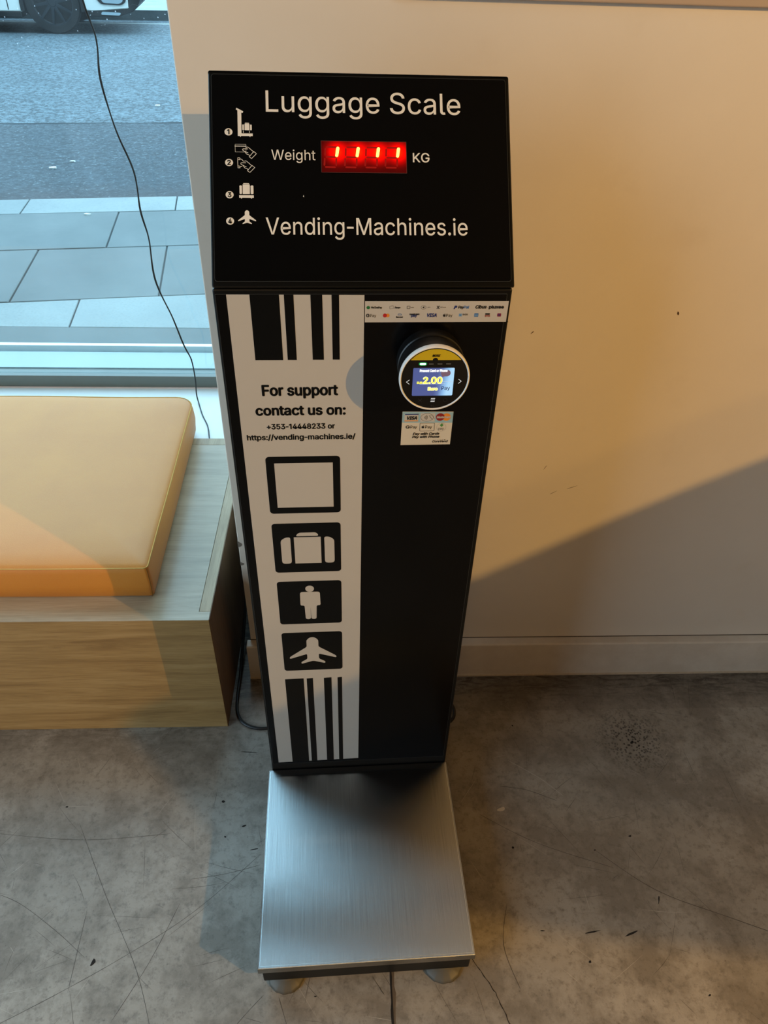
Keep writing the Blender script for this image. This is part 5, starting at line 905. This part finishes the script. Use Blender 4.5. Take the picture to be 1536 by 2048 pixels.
# ---------------------------------------------------------------- seat cushion
g = G('mustard_felt'); v = g.mapping(); a = g.noise(v, 420, 3, 0.7); b = g.noise(v, 4, 4, 0.6)
c = g.ramp(b, (0.3, '#c8790f'), (0.7, '#d2841a')); c = g.mix(g.ramp(a, (0.4, 0.0), (0.75, 0.35)), c, '#d0952c')
g.link(c, g.b.inputs['Base Color']); g.b.inputs['Roughness'].default_value = 0.62
g.b.inputs['Sheen Weight'].default_value = 0.05; g.b.inputs['Sheen Roughness'].default_value = 0.35; g.b.inputs['Sheen Tint'].default_value = (0.95, 0.95, 1.0, 1)
g.b.inputs['Specular IOR Level'].default_value = 0.4
g.b.inputs['Coat Weight'].default_value = 0.4; g.b.inputs['Coat Roughness'].default_value = 0.55; g.b.inputs['Coat IOR'].default_value = 1.9
g.bump(a, 0.35, 0.0008); M_FELT = g.M
CU = empty('seat_cushion', (-1.2, 1.5, 0.4)); tag(CU, 'flat mustard yellow felt cushion lying on the oak bench', 'cushion')
co_ = (-1.2, 1.5, 0.4)
def plan(ins, xr=0.0):
    """outline of the cushion, corners rounded; inset ins"""
    x0_, x1_, y0_, y1_ = -2.9+ins, -0.449-ins, 1.181+ins, 1.935-ins
    def lean(p): # right edge runs slightly inwards towards the back
        k = max(0, min(1, (p[1]-1.18)/0.75)); return (p[0] - (0.022*k if p[0] > -1.2 else 0), p[1])
    out = []
    for cx, cy, r_, a_ in ((x1_, y0_, 0.010, -90), (x1_, y1_, 0.055, 0), (x0_, y1_, 0.04, 90), (x0_, y0_, 0.01, 180)):
        r_ = max(0.004, r_-ins*0.3); ccx = cx - r_ if a_ in (-90, 0) else cx + r_; ccy = cy - r_ if a_ in (0, 90) else cy + r_
        for k in range(7):
            w = R(a_ + 90*k/6); out.append(lean((ccx + r_*cos(w), ccy + r_*sin(w))))
    # extra points along the edges
    res = []
    for p, q in zip(out, out[1:] + out[:1]):
        d = math.hypot(q[0]-p[0], q[1]-p[1]); nn = max(1, int(d/0.05))
        for k in range(nn): res.append((p[0]+(q[0]-p[0])*k/nn, p[1]+(q[1]-p[1])*k/nn))
    return res
def wav(p, a_): return a_*(sin(p[0]*13+1)+sin(p[1]*17+p[0]*5))
bm = bmesh.new(); rings = []
base_pts = plan(0.0)
for ins, z in ((0.020, 0.0008), (0.006, 0.0012), (0.0, 0.008), (-0.003, 0.045), (-0.001, 0.075), (0.001, 0.088), (0.004, 0.0915), (0.014, 0.0955), (0.045, 0.1005), (0.11, 0.104), (0.22, 0.106), (0.34, 0.1065)):
    P_ = []
    cxm, cym = -1.67, 1.558
    for p in base_pts:
        # inset by moving towards inside of the box
        lx = (p[0]-cxm); ly = (p[1]-cym)
        fx = max(-1.2255, min(1.2255, lx)); 
        nx_ = lx*(1 - ins/1.2255) if True else lx; ny_ = ly*(1 - ins/0.377)
        P_.append(bm.verts.new((cxm + nx_ - co_[0], cym + ny_ - co_[1], z + (wav(p, 0.0008) if 0.004 < z < 0.1 else 0))))
    rings.append(P_)
for r0, r1 in zip(rings[:-1], rings[1:]):
    for k in range(len(r0)):
        f_ = bm.faces.new((r0[k], r0[(k+1) % len(r0)], r1[(k+1) % len(r0)], r1[k])); f_.smooth = True
bm.faces.new(rings[-1]); bm.faces.new(rings[0][::-1])
cv = bmobj('cover', bm, M_FELT, CU)
# piped seam around the top and down the front corner
M_SEAM = mat('seam_thread', '#cda050', 0.8, var=0.1, scale=200)
seam_pts = []
for p in base_pts:
    lx = p[0]+1.67; ly = p[1]-1.558
    seam_pts.append((-1.67 + lx*(1-0.0015/1.2255) - co_[0], 1.558 + ly*(1-0.0015/0.377) - co_[1], 0.0912 + wav(p, 0.0008)))
tube('seam', seam_pts + seam_pts[:2], 0.0015, M_SEAM, CU, 8, 0)
tube('corner_seam', [(-0.4525-co_[0], 1.1825-co_[1], 0.090), (-0.4505-co_[0], 1.1795-co_[1], 0.045), (-0.4535-co_[0], 1.1835-co_[1], 0.004)], 0.0009, mat('dark_seam', '#8a5c12', 0.8), CU, 6, 4)

# ---------------------------------------------------------------- thin wire hanging in the window
wr = empty('hanging_wire', (-0.60, 2.1, 1.3)); tag(wr, 'thin black wire hanging down in front of the window glass', 'wire')
W_ = [(-0.74, 2.1, 4.9), (-0.70, 2.1, 3.2), (-0.66, 2.1, 2.2), (-0.635, 2.1, 1.6), (-0.628, 2.1, 1.459), (-0.613, 2.1, 1.385), (-0.620, 2.1, 1.296), (-0.606, 2.1, 1.184), (-0.579, 2.1, 1.082), (-0.579, 2.1, 0.985), (-0.570, 2.1, 0.904), (-0.573, 2.1, 0.788), (-0.540, 2.1, 0.672), (-0.519, 2.1, 0.582), (-0.503, 2.1, 0.53),
      (-0.500, 2.1, 0.459), (-0.503, 2.098, 0.41), (-0.496, 2.08, 0.3885), (-0.472, 2.005, 0.3868), (-0.446, 1.94, 0.3868), (-0.432, 1.88, 0.3868), (-0.428, 1.857, 0.375), (-0.427, 1.856, 0.30)]
tube('wire', rel(W_, (-0.60, 2.1, 1.3)), 0.0020, mat('thin_black_wire', '#101012', 0.5), wr, 8, 8)
tube('second_strand', rel([(p[0]+0.0022*sin(i*1.9), p[1]-0.0022*cos(i*1.9), p[2]) for i, p in enumerate(W_[:15])], (-0.60, 2.1, 1.3)), 0.0013, mat('thin_black_wire', '#151112', 0.5), wr, 8, 8)

# ---------------------------------------------------------------- parked car across the street
M_CARW = mat('car_white', '#e4ebe8', 0.25, var=0.01, coat=0.6)
M_CARK = mat('car_black_trim', '#15181b', 0.5, var=0.05)
M_TYRE = mat('tyre_rubber', '#101214', 0.8, var=0.1, scale=60)
M_RIM = mat('dark_alloy', '#3d4248', 0.35, metal=0.8)
M_CGLASS = mat('car_glass', '#0d1418', 0.08)
M_LAMP = mat('car_lamp', '#b9ccd6', 0.15, metal=0.4)
CARO = st(-1.15, 12.03, 0.42)
CAR = empty('parked_car', tuple(CARO), A8)
tag(CAR, 'white car with dark alloy wheels parked on the far side of the street', 'car')
# local: x forward (nose at 0, tail negative), y away, z up
WA, WB, WRr = -1.11, -3.80, 0.345
def arch(cx, r_, n=14): return [(cx + r_*cos(w), 0.335 + r_*sin(w)) for w in [pi - pi*k/n for k in range(n+1)]]
low = [(-4.55, 0.27), (-4.62, 0.45), (-4.60, 0.95), (-4.45, 1.12), (-0.95, 1.02), (-0.25, 0.86), (-0.06, 0.72), (-0.03, 0.42), (-0.14, 0.285), (-0.60, 0.262)]
prof = low[:-1] + [(-0.60, 0.262), (WA+0.385, 0.262)] + [(x, z) for x, z in arch(WA, 0.385)[::-1]] + [(WA-0.385, 0.235), (WB+0.385, 0.235)] + [(x, z) for x, z in arch(WB, 0.385)[::-1]] + [(WB-0.385, 0.26)]
def extr(name, poly, y0, y1, mt, parent, bev=0.0, seg=2):
    return prism(name, [(p[0], p[1]) for p in poly], 1, y0, y1, mt, parent, bev, seg)
extr('car_body', prof, 0.0, 1.80, M_CARW, CAR, 0.02, 2)
cabin = [(-4.40, 1.10), (-4.05, 1.56), (-3.6, 1.64), (-2.2, 1.62), (-1.25, 1.04)]
cbn = extr('cabin', cabin, 0.14, 1.66, M_CARW, CAR, 0.05, 3)
extr('side_window', [(-4.1, 1.14), (-3.85, 1.50), (-3.5, 1.55), (-2.3, 1.53), (-1.55, 1.12)], 0.128, 0.14, M_CGLASS, cbn)
extr('side_window', [(-4.1, 1.14), (-3.85, 1.50), (-3.5, 1.55), (-2.3, 1.53), (-1.55, 1.12)], 1.66, 1.672, M_CGLASS, cbn)
for cx in (WA, WB):
    a1 = arch(cx, 0.40); a2 = arch(cx, 0.352)
    extr('arch_trim', [(cx-0.40, 0.25)] + a1 + [(cx+0.40, 0.25), (cx+0.352, 0.25)] + a2[::-1] + [(cx-0.352, 0.25)], -0.012, 0.30, M_CARK, CAR)
extr('sill_trim', [(WB+0.40, 0.175), (WA-0.40, 0.175), (WA-0.40, 0.245), (WB+0.40, 0.245)], -0.008, 1.80, M_CARK, CAR, 0.01)
extr('front_skirt', [(WA+0.40, 0.20), (-0.30, 0.20), (-0.10, 0.26), (-0.02, 0.33), (-0.10, 0.35), (-0.16, 0.285), (WA+0.40, 0.262)], -0.006, 1.80, M_CARK, CAR, 0.008)
extr('fog_lamp', roundpoly([(-0.52, 0.222), (-0.28, 0.215), (-0.26, 0.245), (-0.50, 0.256)], 0.02), -0.014, 0.02, M_LAMP, CAR)
extr('front_grille', [(-0.16, 0.30), (-0.02, 0.34), (0.015, 0.40), (0.0, 0.70), (-0.13, 0.60)], -0.004, 1.80, M_CARK, CAR, 0.01)
hd = extr('headlamp', roundpoly([(-0.50, 0.335), (-0.24, 0.325), (-0.17, 0.37), (-0.18, 0.44), (-0.52, 0.46), (-0.55, 0.40)], 0.05), -0.012, 0.03, M_CARK, CAR)
extr('lamp_lens', roundpoly([(-0.48, 0.35), (-0.26, 0.342), (-0.21, 0.375), (-0.22, 0.42), (-0.49, 0.44)], 0.04), -0.016, 0.0, M_LAMP, hd)
box('door_gap', -1.665, -1.655, -0.003, 0.01, 0.26, 1.05, M_CARK, CAR)
box('door_gap', -2.75, -2.74, -0.003, 0.01, 0.26, 1.05, M_CARK, CAR)
def wheel(cx, y, side):
    tp_ = [(0.255, -0.10), (0.335, -0.105), (WRr, -0.07), (WRr, 0.07), (0.335, 0.105), (0.255, 0.10)]
    w = lathe('tyre', tp_, (cx, y, 0.345), (0, 1, 0), M_TYRE, CAR, 40, closed=True)
    o = -0.08*side
    lathe('rim', [(0.0, 0.0), (0.235, 0.0), (0.26, 0.02*side*-1), (0.26, 0.09), (0.0, 0.09)] if side > 0 else [(0.0, 0.0), (0.235, 0.0), (0.26, 0.02), (0.26, 0.09), (0.0, 0.09)], (cx, y - 0.045, 0.345), (0, 1, 0), M_CARK, w, 40)
    for k in range(10):
        a_ = 2*pi*k/10 + 0.16; d = Vector((cos(a_), 0, sin(a_))); q = Vector((-sin(a_), 0, cos(a_)))
        yy = y - 0.088*side; c0 = Vector((cx, yy, 0.345)); t_ = 0.03*side
        pts = [c0 + d*0.04 + q*0.020, c0 + d*0.245 + q*0.013, c0 + d*0.245 - q*0.013, c0 + d*0.04 - q*0.020]
        v_ = [tuple(p) for p in pts] + [tuple(p + Vector((0, t_, 0))) for p in pts]
        mesh('spoke', v_, [(0, 1, 2, 3), (7, 6, 5, 4), (0, 4, 5, 1), (1, 5, 6, 2), (2, 6, 7, 3), (3, 7, 4, 0)], M_RIM, w)
    lathe('hub_cap', [(0, 0), (0.055, 0), (0.045, 0.015), (0, 0.015)], (cx, y - 0.080*side, 0.345), (0, -side, 0), M_RIM, w, 20)
    lathe('rim_flange', [(0.245, 0), (0.262, 0), (0.262, 0.012), (0.245, 0.012)], (cx, y - 0.085*side, 0.345), (0, -side, 0), M_RIM, w, 40, closed=True)
for cx in (WA, WB):
    wheel(cx, 0.115, 1); wheel(cx, 1.685, -1)

# ---------------------------------------------------------------- unseen panel, added and shaped to cast the shadow on wall and floor
pan = prism('shadow_panel', [(2.29, -0.86), (2.31, -0.79), (2.44, -0.71), (2.462, -0.63), (2.479, -0.579), (2.499, -0.531), (2.56, -0.40), (2.95, -0.75), (2.95, -1.05), (2.704, -1.03), (2.577, -1.013), (2.53, -1.0), (2.40, -0.975)], 2, 2.0, 2.02, mat('shadow_panel_grey', '#8b8b88', 0.9))
struct(pan)
